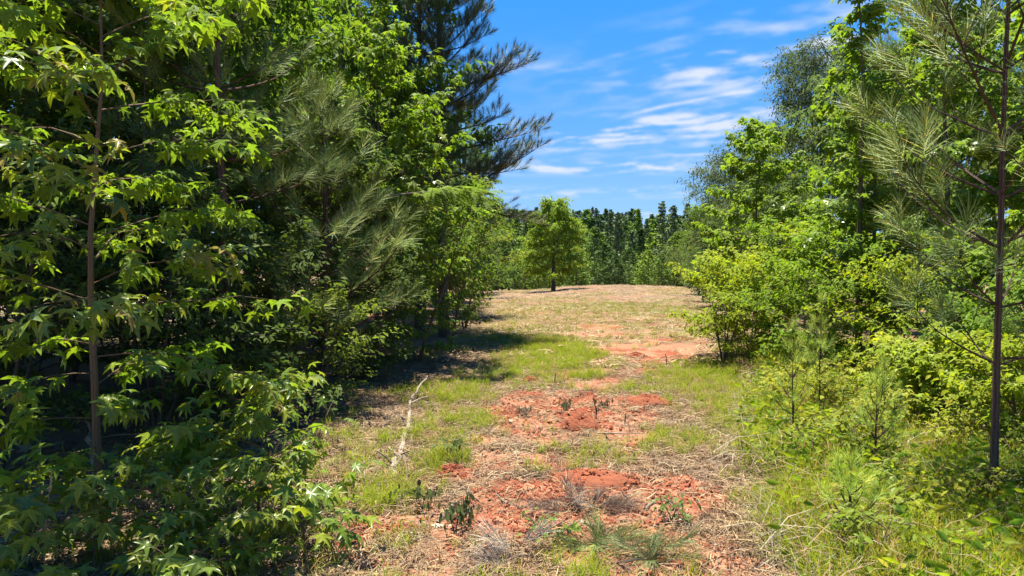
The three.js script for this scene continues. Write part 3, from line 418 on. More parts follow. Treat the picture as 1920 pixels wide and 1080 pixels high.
{
  const r = rng(300);
  const left = [[-4.2, -17], [-4.6, -21], [-3.4, -26], [-5.4, -28], [-3.6, -32], [-4.4, -38], [-3.2, -45], [-5, -50], [-3, -56], [-7.5, -21], [-9, -26], [-12, -18], [-7.5, -33], [-13, -11], [-8.3, -6], [-11, -14], [-6.5, -40], [-12.5, -24]];
  left.forEach(([x, z], k) => another(wood[k % 5 === 3 ? 3 : k % 3], x, z, r() * 6.28, 0.75 + 0.3 * r(), k % 5 === 3 ? undefined : canopyLabel));
  const under = privet({ name: 'thicket_shrub', label: 'dense leafy bush filling the floor of the dark wood', group: 'bushes filling the dark wood', x: -6.2, z: -9.6, h: 3.4, R: 1.4, seed: 290, nLeaf: 3200, size: 0.11, jitter: 0.25 });
  [[-7.2, -6.8], [-8.5, -9], [-7.6, -11.8], [-5.2, -14], [-9.8, -11], [-10.5, -8], [-4.6, -16], [-6.6, -17.5], [-8.6, -15], [-3.6, -19.5], [-5.8, -21], [-3.2, -23], [-11.5, -14], [-3.0, -28], [-3.3, -35], [-13, -17], [-14.5, -20], [-17, -23], [-19, -27], [-11, -19], [-15, -26]].forEach(([x, z]) => another(under, x, z, r() * 6.28, 0.9 + 0.4 * r()));
  const rightLabel = 'broad-leaved forest tree standing in the wood behind the sweetgums';
  const rg = [[9.5, -14], [9, -10.5], [9.2, -7.5], [11.5, -12], [12, -17], [10.2, -19.5], [13, -22], [13.5, -28], [16, -25], [13, -34], [16, -38], [15.5, -45], [19, -45], [17, -54], [18.5, -60], [21, -56]];
  rg.forEach(([x, z], k) => { const o = another(wood[k % 3], x, z, r() * 6.28, (k > 9 ? 0.6 : 0.68) + 0.15 * r(), rightLabel); o.userData.group = 'broad-leaved trees of the wood behind the sweetgums'; });
  [[-2.4, -29, 0.34], [-2.6, -36, 0.36], [-2.4, -43, 0.4], [-2.2, -52, 0.4], [-1.8, -60, 0.4], [8.3, -27, 0.4], [9.8, -35, 0.42], [11.8, -43, 0.4], [13.6, -50, 0.4], [14.8, -57, 0.42], [7.6, -20.5, 0.45], [7.2, -17.6, 0.4]].forEach(([x, z, s], k) => { const o = another(wood[k % 3], x, z, r() * 6.28, s, x < 0 ? 'small bushy tree at the left rim of the far field' : 'small bushy tree at the right rim of the far field'); o.userData.group = 'small trees along the rim of the field'; });
}
// lone tree on the field
canopy({ name: 'lone_tree', label: 'lone pyramid-shaped green tree standing on the bare field above its own shadow', x: 3.45, z: -57, h: 7.3, r: 0.17, base: 0.17, R: 3.3, seed: 250, prof: (t) => (0.75 + 0.3 * Math.sin(t * 3)) * (1 - 0.72 * t), up: [-0.02, 0.7], leaves: [spray(OVAL, 14, 0.55, 0.16, 620), spray(OVAL, 14, 0.55, 0.16, 621)], nLeaf: 1900, nb: 46, tint: [0.2, 0.31, 0.025], bend: 0.01 });
// far forest: each tree with trunk and crown
{
  const r = rng(400);
  const crownGeo = (n, h, R, prof, size, seed) => { const q = rng(seed), b = new Builder(); for (let k = 0; k < n; k++) { const t = Math.pow(q(), 0.85), a = q() * 6.283, lobes = 0.78 + 0.3 * Math.sin(a * 3 + t * 9 + seed) + 0.2 * Math.sin(a * 5 - t * 14), rr = R * prof(t) * lobes * Math.sqrt(0.25 + 0.75 * q()), c = V(Math.cos(a) * rr, h * (0.1 + 0.9 * t), Math.sin(a) * rr), s = size * (0.5 + q()), tone = 0.7 + 0.6 * q(), col = [tone, tone, tone]; const d = [0, 1, 2, 3].map(() => V((q() - 0.5) * 2, (q() - 0.5) * 1.2, (q() - 0.5) * 2).multiplyScalar(s)); const v = d.map((e) => b.v(c.x + e.x, c.y + e.y, c.z + e.z, col)); b.t(v[0], v[1], v[2]); b.t(v[0], v[2], v[3]); } return b.done(); };
  const pineGeo = (h, R, seed) => { const q = rng(seed), b = new Builder(); for (let w = 0; w < 26; w++) { const t = w / 26, y = h * (0.18 + 0.8 * t); for (let k = 0; k < 7; k++) { const a = q() * 6.283, l = R * (1 - 0.8 * t ** 1.8) * (0.45 + 0.65 * q()); for (let i = 0; i < 9; i++) { const f = 0.3 + 0.75 * (i + q()) / 9, c = V(Math.cos(a) * l * f, y + l * 0.35 * f * f + (q() - 0.5) * 0.15, Math.sin(a) * l * f), tone = 0.7 + 0.6 * q(), col = [tone, tone, tone], s = 0.28; const v = [0, 1, 2].map(() => b.v(c.x + (q() - 0.5) * 2 * s, c.y + (q() - 0.3) * 2 * s, c.z + (q() - 0.5) * 2 * s, col)); b.t(v[0], v[1], v[2]); } } } for (let i = 0; i < 14; i++) { const v = [0, 1, 2].map(() => b.v((q() - 0.5) * 0.7, h * (0.94 + 0.06 * q()), (q() - 0.5) * 0.7, WHITE)); b.t(...v); } return b.done(); };
  const trunkGeo = (h, R) => { const b = new Builder(); tubeInto(b, [V(0, -1, 0), V(0.1, h * 0.5, 0), V(0, h * 0.97, 0)], [R, R * 0.7, 0.03], 5); return b.done(); };
  const tones = { deep: [0.08, 0.14, 0.025], mid: [0.135, 0.22, 0.028], fresh: [0.21, 0.31, 0.028], pine: [0.08, 0.12, 0.038], pineLight: [0.115, 0.165, 0.045] }, mats = {};
  for (const [k, c] of Object.entries(tones)) mats[k] = k.startsWith('pine') ? new THREE.MeshStandardMaterial({ color: lin(...c), vertexColors: true, roughness: 0.8, side: THREE.DoubleSide }) : leafMat(...c, 0.1, 0.4, { vertexColors: true });
  const broad = [crownGeo(1900, 11, 3.1, (t) => Math.sin(Math.PI * (0.12 + 0.84 * t)), 0.26, 1), crownGeo(1900, 13, 2.7, (t) => Math.sin(Math.PI * (0.15 + 0.8 * t)) * (1 - 0.3 * t), 0.26, 2), crownGeo(1700, 9, 3.2, (t) => Math.sin(Math.PI * (0.2 + 0.76 * t)), 0.26, 3), crownGeo(1900, 14, 2.4, (t) => 1 - 0.85 * t, 0.26, 4)], broadH = [11, 13, 9, 14];
  const pines = [pineGeo(14, 2.2, 5), pineGeo(16, 2.1, 6), pineGeo(13, 2.0, 7)], pineH = [14, 16, 13], trunks = [...broadH, ...pineH].map((h) => trunkGeo(h, 0.16));
  const place = (X, d, kind, tone, top, label, group) => {         // top: how high the tree reaches, metres above the eye line
    const x = (X - 960) / F * d, z = -d, isPine = kind >= 4, y = ground(x, z), H = isPine ? pineH[kind - 4] : broadH[kind], s = clamp((top + EYE - y) / H, 0.3, 1.6);
    const t = thing(isPine ? 'distant_pine' : 'distant_tree', label, isPine ? 'pine tree' : 'tree', x, z, group, y); t.scale.set(s * (0.9 + 0.25 * r()), s, s * (0.9 + 0.25 * r())); t.rotation.y = r() * 6.28;
    part('trunk', trunks[kind], M.barkDark, t); part('crown', isPine ? pines[kind - 4] : broad[kind], mats[tone], t);
  };
  // skyline of the photograph: X, height of the treetops in pixels above the horizon line
  const sky = [[860, 122], [960, 124], [1040, 122], [1120, 118], [1200, 112], [1260, 108], [1340, 112], [1440, 120], [1560, 125]];
  const lineAt = (X) => { for (let k = 0; k < sky.length - 1; k++) if (X <= sky[k + 1][0]) return lerp(sky[k][1], sky[k + 1][1], clamp((X - sky[k][0]) / (sky[k + 1][0] - sky[k][0]), 0, 1)); return 112; };
  const gB = 'broad-leaved trees of the far forest', gP = 'pines of the far forest', lB = 'broad-leaved tree in the far forest beyond the field', lP = 'dark pointed pine in the far forest beyond the field';
  const rows = [[205, 30, 1.0], [178, 26, 0.97], [152, 24, 0.9], [130, 22, 0.8], [112, 20, 0.68]];
  for (const [d, n, f] of rows) for (let k = 0; k < n; k++) { const X = 880 + 520 * (k + r()) / n, dd = d + (r() - 0.5) * 16, p = r() < (X > 1090 ? 0.42 : 0.22), kind = p ? 4 + Math.floor(r() * 3) : Math.floor(r() * 4); place(X, dd, kind, p ? (r() < 0.5 ? 'pine' : 'pineLight') : r() < 0.35 ? 'deep' : r() < 0.7 ? 'mid' : 'fresh', lineAt(X) * (f * (0.86 + 0.16 * r())) / F * dd, p ? lP : lB, p ? gP : gB); }
  // trees one can pick out
  place(1195, 128, 3, 'fresh', 118 / F * 128 * 0.95, 'tall fresh-green tree standing out between the dark pines of the far forest'); place(1170, 122, 0, 'mid', 92 / F * 122, 'round mid-green tree beside the dark hollow beyond the field');
  place(1115, 96, 0, 'mid', 78 / F * 96, 'round bushy tree right behind the lone field tree'); place(1075, 100, 2, 'fresh', 60 / F * 100, 'pale green rounded tree directly behind the lone field tree'); place(1100, 140, 1, 'fresh', 112 / F * 140, 'tall light green tree above the lone field tree');
  for (const [X, d, top, kind] of [[1242, 88, 128, 5], [1262, 84, 120, 4], [1288, 82, 126, 5], [1305, 86, 118, 6], [1322, 80, 122, 4], [1345, 84, 138, 5], [1160, 92, 108, 6], [1145, 96, 112, 5], [1365, 78, 130, 4]]) place(X, d, kind, 'pineLight', top / F * d, 'dark pine of the tight row at the right end of the field', 'dark pines at the right end of the field');
  for (const [X, d, top, kind, tone] of [[930, 78, 118, 0, 'deep'], [955, 74, 82, 2, 'mid'], [985, 82, 40, 2, 'fresh'], [1010, 80, 22, 2, 'fresh'], [965, 70, 20, 2, 'mid'], [1080, 84, 34, 2, 'mid'], [1135, 84, 48, 2, 'deep'], [1180, 86, 40, 2, 'deep'], [1215, 76, 36, 2, 'fresh'], [1240, 72, 30, 2, 'mid'], [1270, 74, 70, 0, 'fresh'], [1300, 72, 66, 0, 'mid'], [1330, 70, 72, 0, 'fresh'], [1160, 82, 20, 2, 'deep'], [1200, 80, 12, 2, 'deep'], [905, 72, 60, 0, 'deep'], [1060, 90, 50, 0, 'mid'], [1030, 92, 60, 0, 'deep']]) place(X, d, kind, tone, top / F * d, 'bushy tree along the far rim of the field', 'bushy trees along the far rim of the field');
}

// ================================================================ ground cover
function blades(n, h, w, spread, lie, seed, tone) {                // a tuft of narrow blades
  const r = rng(seed), b = new Builder();
  for (let k = 0; k < n; k++) {
    const a = r() * 6.283, l = h * (0.5 + 0.6 * r()), px = (r() - 0.5) * spread, pz = (r() - 0.5) * spread, out = lie * (0.5 + r()), t = 0.72 + 0.56 * r(), c = tone(t, r), sx = -Math.sin(a) * w, sz = Math.cos(a) * w, q = [];
    for (let i = 0; i < 3; i++) { const f = i / 3, y = l * f * Math.cos(out * f) + (lie > 1.2 ? 0.01 + 0.03 * f : 0), o = l * f * Math.sin(out * (0.3 + 0.7 * f)), k2 = 1 - 0.3 * f; q.push([b.v(px + Math.cos(a) * o + sx * k2, y, pz + Math.sin(a) * o + sz * k2, c), b.v(px + Math.cos(a) * o - sx * k2, y, pz + Math.sin(a) * o - sz * k2, c)]); }
    const o = l * Math.sin(out), tip = b.v(px + Math.cos(a) * o, Math.max(0.005, l * Math.cos(out)), pz + Math.sin(a) * o, c);
    for (let i = 0; i < 2; i++) { b.t(q[i][0], q[i][1], q[i + 1][1]); b.t(q[i][0], q[i + 1][1], q[i + 1][0]); } b.t(q[2][0], q[2][1], tip);
  }
  return b.done();
}
function strewn(n, len, w, spread, high, seed) {                    // stalks lying flat, crossing each other
  const r = rng(seed), b = new Builder();
  for (let k = 0; k < n; k++) {
    const a = r() * 6.283, l = len * (0.4 + 0.8 * r()), px = (r() - 0.5) * spread, pz = (r() - 0.5) * spread, y0 = 0.004 + high * r() * r(), y1 = y0 + high * (r() - 0.35), bow = (r() - 0.5) * 0.3 * l, t = 0.6 + 0.8 * r(), c = [t, t, t], ca = Math.cos(a), sa = Math.sin(a), ww = w * (0.7 + 0.8 * r()), q = [];
    for (let i = 0; i < 3; i++) { const f = i / 2 - 0.5, o = bow * (0.25 - f * f) * 4, x = px + ca * l * f - sa * o, z = pz + sa * l * f + ca * o, y = lerp(y0, y1, i / 2) + high * 0.3 * (0.25 - f * f) * 4, k2 = i === 2 ? 0.4 : 1; q.push([b.v(x - sa * ww * k2, y, z + ca * ww * k2, c), b.v(x + sa * ww * k2, y + 0.002, z - ca * ww * k2, c)]); }
    for (let i = 0; i < 2; i++) { b.t(q[i][0], q[i][1], q[i + 1][1]); b.t(q[i][0], q[i + 1][1], q[i + 1][0]); }
  }
  return b.done();
}
const plain = (t) => [t, t, t], mixed = (t, r) => (r() < 0.15 ? [1.7 * t, 1.15 * t, 1.3 * t] : [t, t, t]);
const TUFT = [1, 2, 3].map((s) => blades(16, 0.2, 0.0022, 0.09, 0.75, s, mixed)), TALL = [4, 5, 6].map((s) => blades(18, 0.38, 0.0019, 0.2, 0.85, s, mixed)), STRAW = [7, 8, 9].map((s) => strewn(15, 0.16, 0.0019, 0.24, 0.035, s)), STUBBLE = [10, 11].map((s) => blades(9, 0.09, 0.002, 0.1, 0.8, s, plain));
const COARSE = [12, 13].map((s) => blades(14, 0.22, 0.006, 0.3, 0.7, s, mixed)), COARSE_STRAW = [14, 15].map((s) => strewn(14, 0.3, 0.006, 0.55, 0.06, s));
function scatter(name, label, category, geos, material, n, seed, pick) { // pick(r) gives [x, z, scale, colour, tilt] or nothing
  const r = rng(seed), lists = geos.map(() => []);
  for (let k = 0; k < n; k++) { const s = pick(r); if (!s) continue; const [x, z, sc, c, tilt = 0] = s; lists[k % geos.length].push([leafMatrix(V(x, soilTop(x, z) - 0.004, z), r() * 6.283, (r() - 0.5) * tilt, (r() - 0.5) * tilt, sc), c]); }
  const g = new THREE.Group(); g.name = numbered(name); tag(g, label, category, undefined, 'stuff'); scene.add(g);
  lists.forEach((l, k) => l.length && copies(name.replace(/_patch$/, '') + '_tufts', geos[k], material, g, l)); return g;
}
const shadeOf = (c, r, v = 0.3) => { const t = 1 - v / 2 + v * r(); return lin(c[0] * t * (0.92 + 0.16 * r()), c[1] * t, c[2] * t); };
const strawTones = [[0.29, 0.195, 0.092], [0.36, 0.265, 0.145], [0.2, 0.115, 0.056], [0.12, 0.07, 0.038], [0.26, 0.175, 0.11]];
// near clearing
scatter('dry_straw', 'flattened dry straw and mown stalks strewn over the clearing floor', 'dry grass', STRAW, M.straw, 20000, 501, (r) => {
  const d = 3.3 + 10 * r() ** 1.5, x = lerp(leftEdge(d) - 1.2, Math.min(rightEdge(d) + 0.6, 5), r()), z = -d, c = clayAt(x, z); if (r() < c * 0.84 || r() < greenAt(x, z) * 0.6 || r() > 0.35 + 1.1 * fbm(x * 2.4 + 7, z * 2.4, 3)) return; return [x, z, 0.55 + 0.7 * r(), shadeOf(strawTones[Math.floor(r() * 5)], r), 0.35];
});
scatter('dry_straw', 'pale dry straw cover of the far field', 'dry grass', COARSE_STRAW, M.straw, 6000, 502, (r) => {
  const d = 12 + 56 * r() ** 1.25, x = lerp(leftEdge(d) - 1, rightEdge(d) + 1, r()), z = -d; if (r() < clayAt(x, z) * 0.85 || r() < greenAt(x, z) * 0.7 || r() > 0.1 + 1.1 * fbm(x * 0.9 + 7, z * 0.9, 3)) return; return [x, z, 0.5 + 0.7 * r(), shadeOf(strawTones[Math.floor(r() * 3)], r), 0.3];
});
scatter('grass', 'short green grass sprouting through the straw of the clearing', 'grass', TUFT, M.grass, 42000, 503, (r) => {
  const d = 3.4 + 14 * r() ** 1.3, x = lerp(leftEdge(d) - 0.6, Math.min(rightEdge(d) + 1, 6), r()), z = -d; if (r() > greenAt(x, z) * 0.95 + 0.2 * smoothstep(fbm(x * 2, z * 2, 3), 0.52, 0.68) || r() < clayAt(x, z) * 0.96) return; return [x, z, 0.45 + 0.6 * r(), shadeOf(r() < 0.8 ? [0.22, 0.29, 0.013] : [0.33, 0.27, 0.09], r, 0.5), 0.3];
});
scatter('grass', 'thin green grass over the far field', 'grass', COARSE, M.grass, 16000, 504, (r) => {
  const d = 14 + 54 * r() ** 1.2, x = lerp(leftEdge(d) - 1, rightEdge(d) + 1.5, r()), z = -d; if (r() > greenAt(x, z) * 0.9 + 0.4 * smoothstep(fbm(x * 0.35 + 9, z * 0.22, 4), 0.45, 0.65) || r() < clayAt(x, z) * 0.9) return; return [x, z, 0.25 + 0.45 * r(), shadeOf(r() < 0.7 ? [0.2, 0.245, 0.02] : [0.3, 0.23, 0.09], r, 0.4), 0.3];
});
scatter('tall_grass', 'tall yellow-green grass of the right verge', 'grass', TALL, M.grass, 13000, 505, (r) => {
  const d = 3.2 + 10.5 * r() ** 1.25, x = rightEdge(d) - 0.75 + 3.6 * r() ** 1.3, z = -d, k = fbm(x * 1.6 + 20, z * 1.6, 3); if (r() > 0.25 + 1.2 * k || x < rightEdge(d) - 0.8 + 0.9 * k || r() < clayAt(x, z) * 0.9) return; return [x, z, 0.5 + 0.65 * r(), shadeOf(r() < 0.86 ? [0.215, 0.29, 0.012] : [0.34, 0.27, 0.09], r, 0.6), 0.25];
});
const SPRIG = [1, 2, 3].map((s) => { const g = spray(OVAL, 13, 0.26, 0.055, 640 + s); g.rotateX(-1.2); return g; });
scatter('weed_cover', 'low small-leaved weeds covering the ground among the verge grass', 'weeds', SPRIG, M.leaf, 5200, 511, (r) => {
  const d = 3.2 + 9.5 * r() ** 1.25, x = rightEdge(d) - 0.7 + 3.4 * r() ** 1.2, z = -d, k = fbm(x * 1.9 + 50, z * 1.9, 3); if (k < 0.42 || x < rightEdge(d) - 0.9 + 0.9 * k) return; return [x, z, 0.55 + 0.8 * r(), shadeOf(r() < 0.6 ? [0.25, 0.34, 0.012] : r() < 0.8 ? [0.15, 0.26, 0.02] : [0.36, 0.33, 0.02], r, 0.4), 0.7];
});
scatter('dead_stalks', 'grey and tan dead stalks standing among the verge grass', 'dry grass', [blades(7, 0.42, 0.0017, 0.16, 0.9, 30, plain), strewn(9, 0.4, 0.002, 0.3, 0.2, 31)], M.straw, 1500, 512, (r) => {
  const d = 3.2 + 7.5 * r() ** 1.25, x = rightEdge(d) - 0.6 + 3 * r(), z = -d; return [x, z, 0.6 + 0.7 * r(), shadeOf(r() < 0.4 ? [0.27, 0.22, 0.15] : [0.22, 0.14, 0.07], r), 0.5];
});
scatter('stubble', 'short cut stubble standing among the straw', 'dry grass', STUBBLE, M.straw, 9000, 506, (r) => { const d = 3.4 + 7 * r() ** 1.3, x = lerp(leftEdge(d) - 0.5, rightEdge(d), r()), z = -d; if (r() < clayAt(x, z) * 0.93) return; return [x, z, 0.5 + 0.8 * r(), shadeOf(strawTones[Math.floor(r() * 4)], r), 0.5]; });
// fallen leaves under the wood edge
{
  const dead = [ovalLeaf(0.6, 90), ovalLeaf(0.5, 91), starLeaf(92, false)];
  scatter('leaf_litter', 'brown fallen leaves under the trees of the wood edge', 'leaf litter', dead, M.straw, 9000, 507, (r) => { const d = 3.2 + 12 * r() ** 1.3, x = leftEdge(d) + 0.7 - 3.6 * r() ** 1.2, z = -d; return [x, z, 0.05 + 0.06 * r(), shadeOf([[0.22, 0.13, 0.07], [0.3, 0.2, 0.11], [0.14, 0.085, 0.05]][Math.floor(r() * 3)], r), 1.1]; });
  scatter('leaf_litter', 'scattered dead leaves on the clay of the clearing', 'leaf litter', dead, M.straw, 900, 508, (r) => { const d = 3.4 + 6 * r(), x = lerp(-1.4, 2, r()), z = -d; return [x, z, 0.035 + 0.045 * r(), shadeOf([[0.22, 0.13, 0.07], [0.38, 0.3, 0.2], [0.12, 0.075, 0.05]][Math.floor(r() * 3)], r), 1.2]; });
  // clay crumbs
  const crumb = [1, 2].map((s) => { const g = new THREE.IcosahedronGeometry(1, 1), p = g.attributes.position, q = rng(700 + s); const key = new Map(); for (let k = 0; k < p.count; k++) { const id = [p.getX(k), p.getY(k), p.getZ(k)].map((v) => v.toFixed(3)).join(); if (!key.has(id)) key.set(id, 0.65 + 0.6 * q()); const m = key.get(id); p.setXYZ(k, p.getX(k) * m, p.getY(k) * m * 0.7, p.getZ(k) * m); } g.computeVertexNormals(); return g; });
  const soilMat = new THREE.MeshStandardMaterial({ color: lin(1, 1, 1), roughness: 1 });
  scatter('clay_crumbs', 'loose red clay crumbs on the bare patches', 'soil', crumb, soilMat, 26000, 509, (r) => { const [cx, cz, rx, rz] = CLAY[Math.floor(r() * r() * 8)], x = cx + (r() - 0.5) * 2.6 * rx, z = cz + (r() - 0.5) * 2.6 * rz; if (r() > clayAt(x, z) * (0.25 + fbm(x * 4, z * 4 + 9, 3))) return; return [x, z, 0.004 + 0.03 * r() ** 4, shadeOf(r() < 0.55 ? [0.26, 0.072, 0.03] : [0.36, 0.155, 0.08], r), 2]; });
  // mounds of dug clay, one lump each with its crumbs
  const mound = (name, label, X, Y, w, h, mat, seed) => { const [x, z] = at(X, Y), r = rng(seed), g = new THREE.SphereGeometry(1, 40, 18, 0, 6.2832, 0, Math.PI * 0.52), p = g.attributes.position; for (let k = 0; k < p.count; k++) { const px = p.getX(k), py = p.getY(k), pz = p.getZ(k), m = 0.72 + 0.55 * fbm(px * 2.5 + seed + 5, pz * 2.5 + py, 4), j = (fbm(px * 9 + seed, pz * 9 + py * 6, 3) - 0.5) * 0.55; p.setXYZ(k, px * w * m, h * (py * m + j * py) - 0.015, pz * w * 0.8 * m); } const t = thing(name, label, 'clay mound', x, z, undefined, soilTop(x, z)); const gg = g; gg.computeVertexNormals(); part('soil_heap', gg, mat, t); const list = []; for (let k = 0; k < 260; k++) { const a = r() * 6.28, d = w * 1.35 * Math.sqrt(r()), hh = h * Math.max(0, 1 - (d / w) ** 2) * 0.9; list.push([leafMatrix(V(Math.cos(a) * d, hh, Math.sin(a) * d * 0.8), r() * 6, r() * 6, r() * 6, 0.005 + 0.022 * r() ** 3), shadeOf([0.27, 0.08, 0.034], r, 0.5)]); } copies('crumbs', crumb[0], soilMat, t, list); return t; };
  mound('clay_mound', 'dark red clay mound with a wilted twig stump in it', 845, 893, 0.15, 0.09, M.clay, 1);
  mound('root_clod', 'rough torn root clod standing on the red clay patch', 1088, 806, 0.22, 0.14, M.clay, 2);
  mound('clay_mound', 'flat red clay heap on the track before the mown straw', 1110, 908, 0.3, 0.07, M.clay, 3);
  mound('clay_mound', 'low red clay heap at the back of the dug patch', 985, 745, 0.35, 0.07, M.clay, 4);
  mound('clay_mound', 'crumbly clay heap at the right end of the dug patch', 1215, 762, 0.3, 0.12, M.clay, 5);
  mound('clay_mound', 'small clay clod in the straw behind the dug patch', 995, 722, 0.14, 0.09, M.clay, 6);
  mound('clay_mound', 'small clay clod on the far clay scrape', 1195, 672, 0.2, 0.1, M.clay, 7);
}

// ================================================================ sticks and cut brush
function stick(label, path, r0, mat, group, name = 'fallen_branch', side = []) {   // path: spots of ground with a height over it
  const p0 = at(path[0][0], path[0][1]), t = thing(name, label, 'branch', p0[0], p0[1], group), y0 = t.position.y, pts = path.map(([X, Y, h]) => { const [x, z] = at(X, Y); return V(x - p0[0], soilTop(x, z) + h - y0, z - p0[1]); });
  const curve = new THREE.CatmullRomCurve3(pts), n = path.length * 4, q = curve.getPoints(n), r = rng(path[0][0]), b = new Builder(); q.forEach((p, k) => { p.x += (r() - 0.5) * r0 * 1.2; p.y += (r() - 0.5) * r0 * 0.5; }); tubeInto(b, q, q.map((_, k) => r0 * (1 - 0.75 * k / n) * (0.85 + 0.3 * r())), 7); part('wood', b.done(), mat, t);
  for (const [f, dx, dy, dz, l] of side) { const s = curve.getPoint(f), c = new Builder(); tubeInto(c, [s, s.clone().add(V(dx * 0.5 * l, dy * 0.5 * l + 0.02, dz * 0.5 * l)), s.clone().add(V(dx * l, dy * l, dz * l))], [r0 * 0.4, r0 * 0.3, 0.002], 5); part('side_twig', c.done(), mat, t); }
  return t;
}
stick('long crooked bleached branch lying along the shaded track edge', [[733, 905, 0.012], [742, 868, 0.02], [757, 832, 0.015], [764, 800, 0.04], [770, 770, 0.05], [776, 752, 0.1], [802, 735, 0.2]], 0.034, M.deadwood, undefined, 'fallen_branch', [[0.2, 0.6, 0.15, 0.3, 0.35], [0.1, -0.5, 0.5, 0.1, 0.3], [0.45, -0.4, 0.4, -0.3, 0.3], [0.7, 0.8, 0.2, -0.4, 0.3]]);
stick('thin pale stick leaning across the bleached branch', [[728, 862, 0.1], [752, 872, 0.05], [778, 877, 0.03]], 0.011, M.deadwood, undefined, 'stick');
stick('arched pale twig beside the thick end of the bleached branch', [[738, 893, 0.05], [755, 884, 0.12], [760, 905, 0.06], [768, 925, 0.01]], 0.008, M.deadwood, undefined, 'twig');
stick('pale dead bough resting against the trunk of the slim pine', [[1822, 905, 0.02], [1845, 880, 0.25], [1880, 860, 0.42], [1935, 850, 0.6]], 0.014, M.deadwood, undefined, 'dead_bough', [[0.4, 0.2, 0.6, 0.1, 0.25]]);
stick('weathered log lying in the dark wood behind the tall sapling trunk', [[190, 960, 0.06], [175, 925, 0.2], [160, 890, 0.35], [150, 870, 0.5]], 0.045, M.deadwood, undefined, 'dead_log');
stick('short stout pale stick under the sweetgum seedlings', [[205, 1070, 0.03], [240, 1045, 0.06], [280, 1025, 0.06]], 0.018, M.deadwood, undefined, 'stick');
const twigs = [[[862, 1018], [890, 1045], [905, 1075]], [[905, 1050], [955, 1040], [985, 1030]], [[1100, 985], [1125, 1005], [1140, 1030]], [[1130, 960], [1100, 955], [1052, 955]], [[1265, 860], [1270, 885], [1280, 910]], [[820, 985], [850, 960], [880, 945]], [[1000, 855], [1040, 870], [1070, 862]], [[660, 900], [690, 885], [720, 880]], [[1120, 815], [1180, 822], [1240, 812]], [[975, 780], [1000, 792], [1030, 790]], [[930, 930], [950, 955], [985, 960]], [[1210, 960], [1240, 950], [1275, 965]]];
twigs.forEach((p, k) => stick('thin dry twig lying on the straw of the clearing', p.map(([X, Y], i) => [X, Y, 0.015 + (i === 1 ? 0.02 : 0)]), 0.004 + 0.003 * (k % 3), M.deadwood, 'dry twigs on the clearing floor', 'twig', [[0.5, 0.3, 0.2, 0.6, 0.12]]));
// upright stubs left by the mower
[[1283, 0, 0], [1118, 790, 0.16], [1172, 800, 0.14], [1137, 832, 0.1], [1113, 955, 0.1], [1173, 950, 0.1], [903, 712, 0.2], [1250, 690, 0.22], [1040, 725, 0.18], [1190, 865, 0.08]].slice(1).forEach(([X, Y, h], k) => { const [x, z] = at(X, Y), t = thing('cut_stub', 'dark upright stub of a cut sapling on the track', 'stub', x, z, 'cut sapling stubs on the track', soilTop(x, z)), b = new Builder(); tubeInto(b, [V(0, -0.05, 0), V(0.008, h * 0.6, 0.004), V(0.018 * (k % 2 ? 1 : -1), h, 0)], [0.009, 0.007, 0.005], 6); part('stem', b.done(), M.barkDark, t); });
// wilted cut brush and weeds on the track
const wilt = (label, X, Y, h, seed, tint, droop) => { const [x, z] = at(X, Y); broadleaf({ name: 'wilted_brush', label, category: 'brush', x, z, h, r: 0.006, base: 0.05, R: 0.14, prof: egg, nb: 7, leaves: OVAL, mat: leafTone(tint, 1), restMat: M.leaf, tint, size: 0.05, nLeaf: 60, parts: 45, droop, seed, stems: 2, jitter: 0.05, twigs: 3, bark: M.barkDark }); };
wilt('wilted dark green cut brush on the bare soil at the shade edge', 790, 962, 0.15, 801, [0.11, 0.15, 0.04], 1.3);
wilt('limp small dark cut shoot hanging beside the pale clay strip', 862, 985, 0.2, 802, [0.1, 0.13, 0.04], 1.35);
wilt('drooping dark shoot in the straw at the lower track', 852, 1005, 0.16, 803, [0.1, 0.14, 0.04], 1.3);
wilt('green sprout growing from the dark red clay mound', 852, 868, 0.2, 804, [0.11, 0.17, 0.04], 0.6);
wilt('leafy weed at the edge of the tyre-marked clay', 1262, 980, 0.14, 805, [0.15, 0.23, 0.05], 0.4);
wilt('bright green vine leaves creeping over the straw at the lower track', 1060, 1022, 0.12, 806, [0.2, 0.3, 0.04], 0.3);
wilt('bright green weed rosette beside the creeping vine', 1010, 1012, 0.12, 807, [0.2, 0.28, 0.04], 0.3);
wilt('brown withered weed in the straw before the dug patch', 1130, 770, 0.08, 808, [0.13, 0.1, 0.05], 1.0);
wilt('dull green heap of cut weeds on the dug patch', 1062, 772, 0.1, 809, [0.12, 0.15, 0.06], 0.9);
wilt('dry grey tangle of cut weeds on the dug patch', 980, 785, 0.1, 810, [0.24, 0.2, 0.13], 1.0);
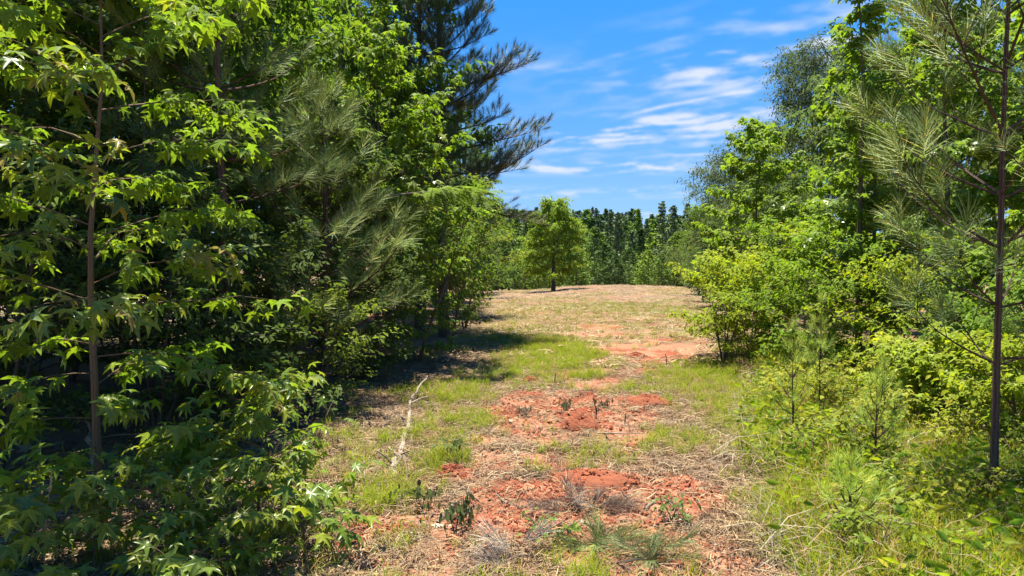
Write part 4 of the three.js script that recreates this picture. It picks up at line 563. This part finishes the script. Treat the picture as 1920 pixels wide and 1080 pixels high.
// verge weeds with leaves
{
  const r = rng(820);
  for (let k = 0; k < 80; k++) { const d = 3.7 + 6.5 * r() ** 1.4, x = rightEdge(d) - 0.35 + 2.6 * r(), z = -d, bright = r(); broadleaf({ name: 'verge_weed', label: 'leafy green weed growing among the tall grass of the right verge', group: 'leafy weeds in the right verge', category: 'weed', x, z, h: 0.25 + 0.45 * r(), r: 0.005, base: 0.2, R: 0.26, prof: egg, nb: 8, leaves: k % 3 ? OVAL : STAR_LOW, mat: leafTone(bright < 0.5 ? [0.2, 0.28, 0.02] : [0.3, 0.34, 0.02], 1), restMat: M.leaf, tint: bright < 0.5 ? [0.2, 0.28, 0.02] : [0.3, 0.34, 0.02], size: (d < 4.6 ? 0.03 : 0.04) + 0.025 * r(), nLeaf: 130, parts: d < 6 ? 34 : 0, droop: 0.3, seed: 821 + k, stems: 2, jitter: 0.06, twigs: 3 }); }
  for (let k = 0; k < 16; k++) { const d = 5 + 6 * r(), x = leftEdge(d) - 0.2 - 1.6 * r(), z = -d; broadleaf({ name: 'shade_weed', label: 'leafy weed on the shaded floor of the left wood edge', group: 'leafy weeds in the left shade', category: 'weed', x, z, h: 0.25 + 0.35 * r(), r: 0.005, base: 0.2, R: 0.26, prof: egg, nb: 8, leaves: OVAL, mat: M.leaf, tint: [0.1, 0.17, 0.035], size: 0.055, nLeaf: 110, droop: 0.3, seed: 921 + k, stems: 2, jitter: 0.06, twigs: 3 }); }
}
// piles of cut pine needles and boughs
const bough = (label, X, Y, n, w, tint, seed, name = 'cut_pine_bough') => { const [x, z] = at(X, Y), r = rng(seed), t = thing(name, label, 'bough', x, z, undefined, soilTop(x, z)), b = new Builder(), list = []; tubeInto(b, [V(-w, 0.015, 0.05), V(0, 0.045, 0), V(w, 0.02, -0.08)], [0.009, 0.007, 0.002], 5); part('twig', b.done(), M.barkDark, t); for (let k = 0; k < n; k++) { const f = (r() - 0.5) * 2; list.push([shootMatrix(V(f * w, 0.05 + 0.03 * r(), (r() - 0.5) * 0.25), V(f + (r() - 0.5), 0.05 + 0.25 * r(), r() - 0.5), r() * 6, 0.5 + 0.4 * r()), shadeOf(tint, r)]); } copies('needles', SHOOT_NEAR[0], M.needle, t, list); };
bough('grey pile of dead pine needles beside the clay track', 1095, 962, 26, 0.24, [0.21, 0.175, 0.135], 1001, 'dead_needle_pile');
bough('green cut pine bough lying at the lower edge of the track', 1130, 1035, 16, 0.2, [0.17, 0.23, 0.07], 1002);
bough('second green cut pine bough on the lower track, flat on the straw', 1220, 1062, 12, 0.2, [0.17, 0.21, 0.08], 1003);
bough('green cut bough lying at the shade edge under the wood', 905, 712, 14, 0.35, [0.14, 0.22, 0.05], 1004);
bough('pale dried pine tuft on the straw at the lower track', 970, 1062, 8, 0.1, [0.36, 0.32, 0.26], 1005, 'dead_needle_pile');
// tall flowering grass stalk in the shade
{ const t = thing('grass_stalk', 'single tall dry grass stalk with seed head before the dark wood', 'grass stalk', -2.58, -3.72), b = new Builder(); tubeInto(b, [V(0, -0.03, 0), V(0.01, 0.3, 0), V(0.05, 0.62, 0)], [0.003, 0.0025, 0.0015], 5, [0.3, 0.22, 0.12]); part('stem', b.done(), M.straw, t); const c = new Builder(), r = rng(5); for (let k = 0; k < 26; k++) { const y = 0.5 + 0.13 * k / 26, a = r() * 6.28, x = 0.04 + 0.012 * k / 26; const v = [c.v(x, y, 0, [0.45, 0.33, 0.17]), c.v(x + Math.cos(a) * 0.012, y + 0.02, Math.sin(a) * 0.012, [0.45, 0.33, 0.17]), c.v(x, y + 0.012, 0.002, [0.45, 0.33, 0.17])]; c.t(...v); } part('seed_head', c.done(), M.straw, t); }
renderer.render(scene, camera);
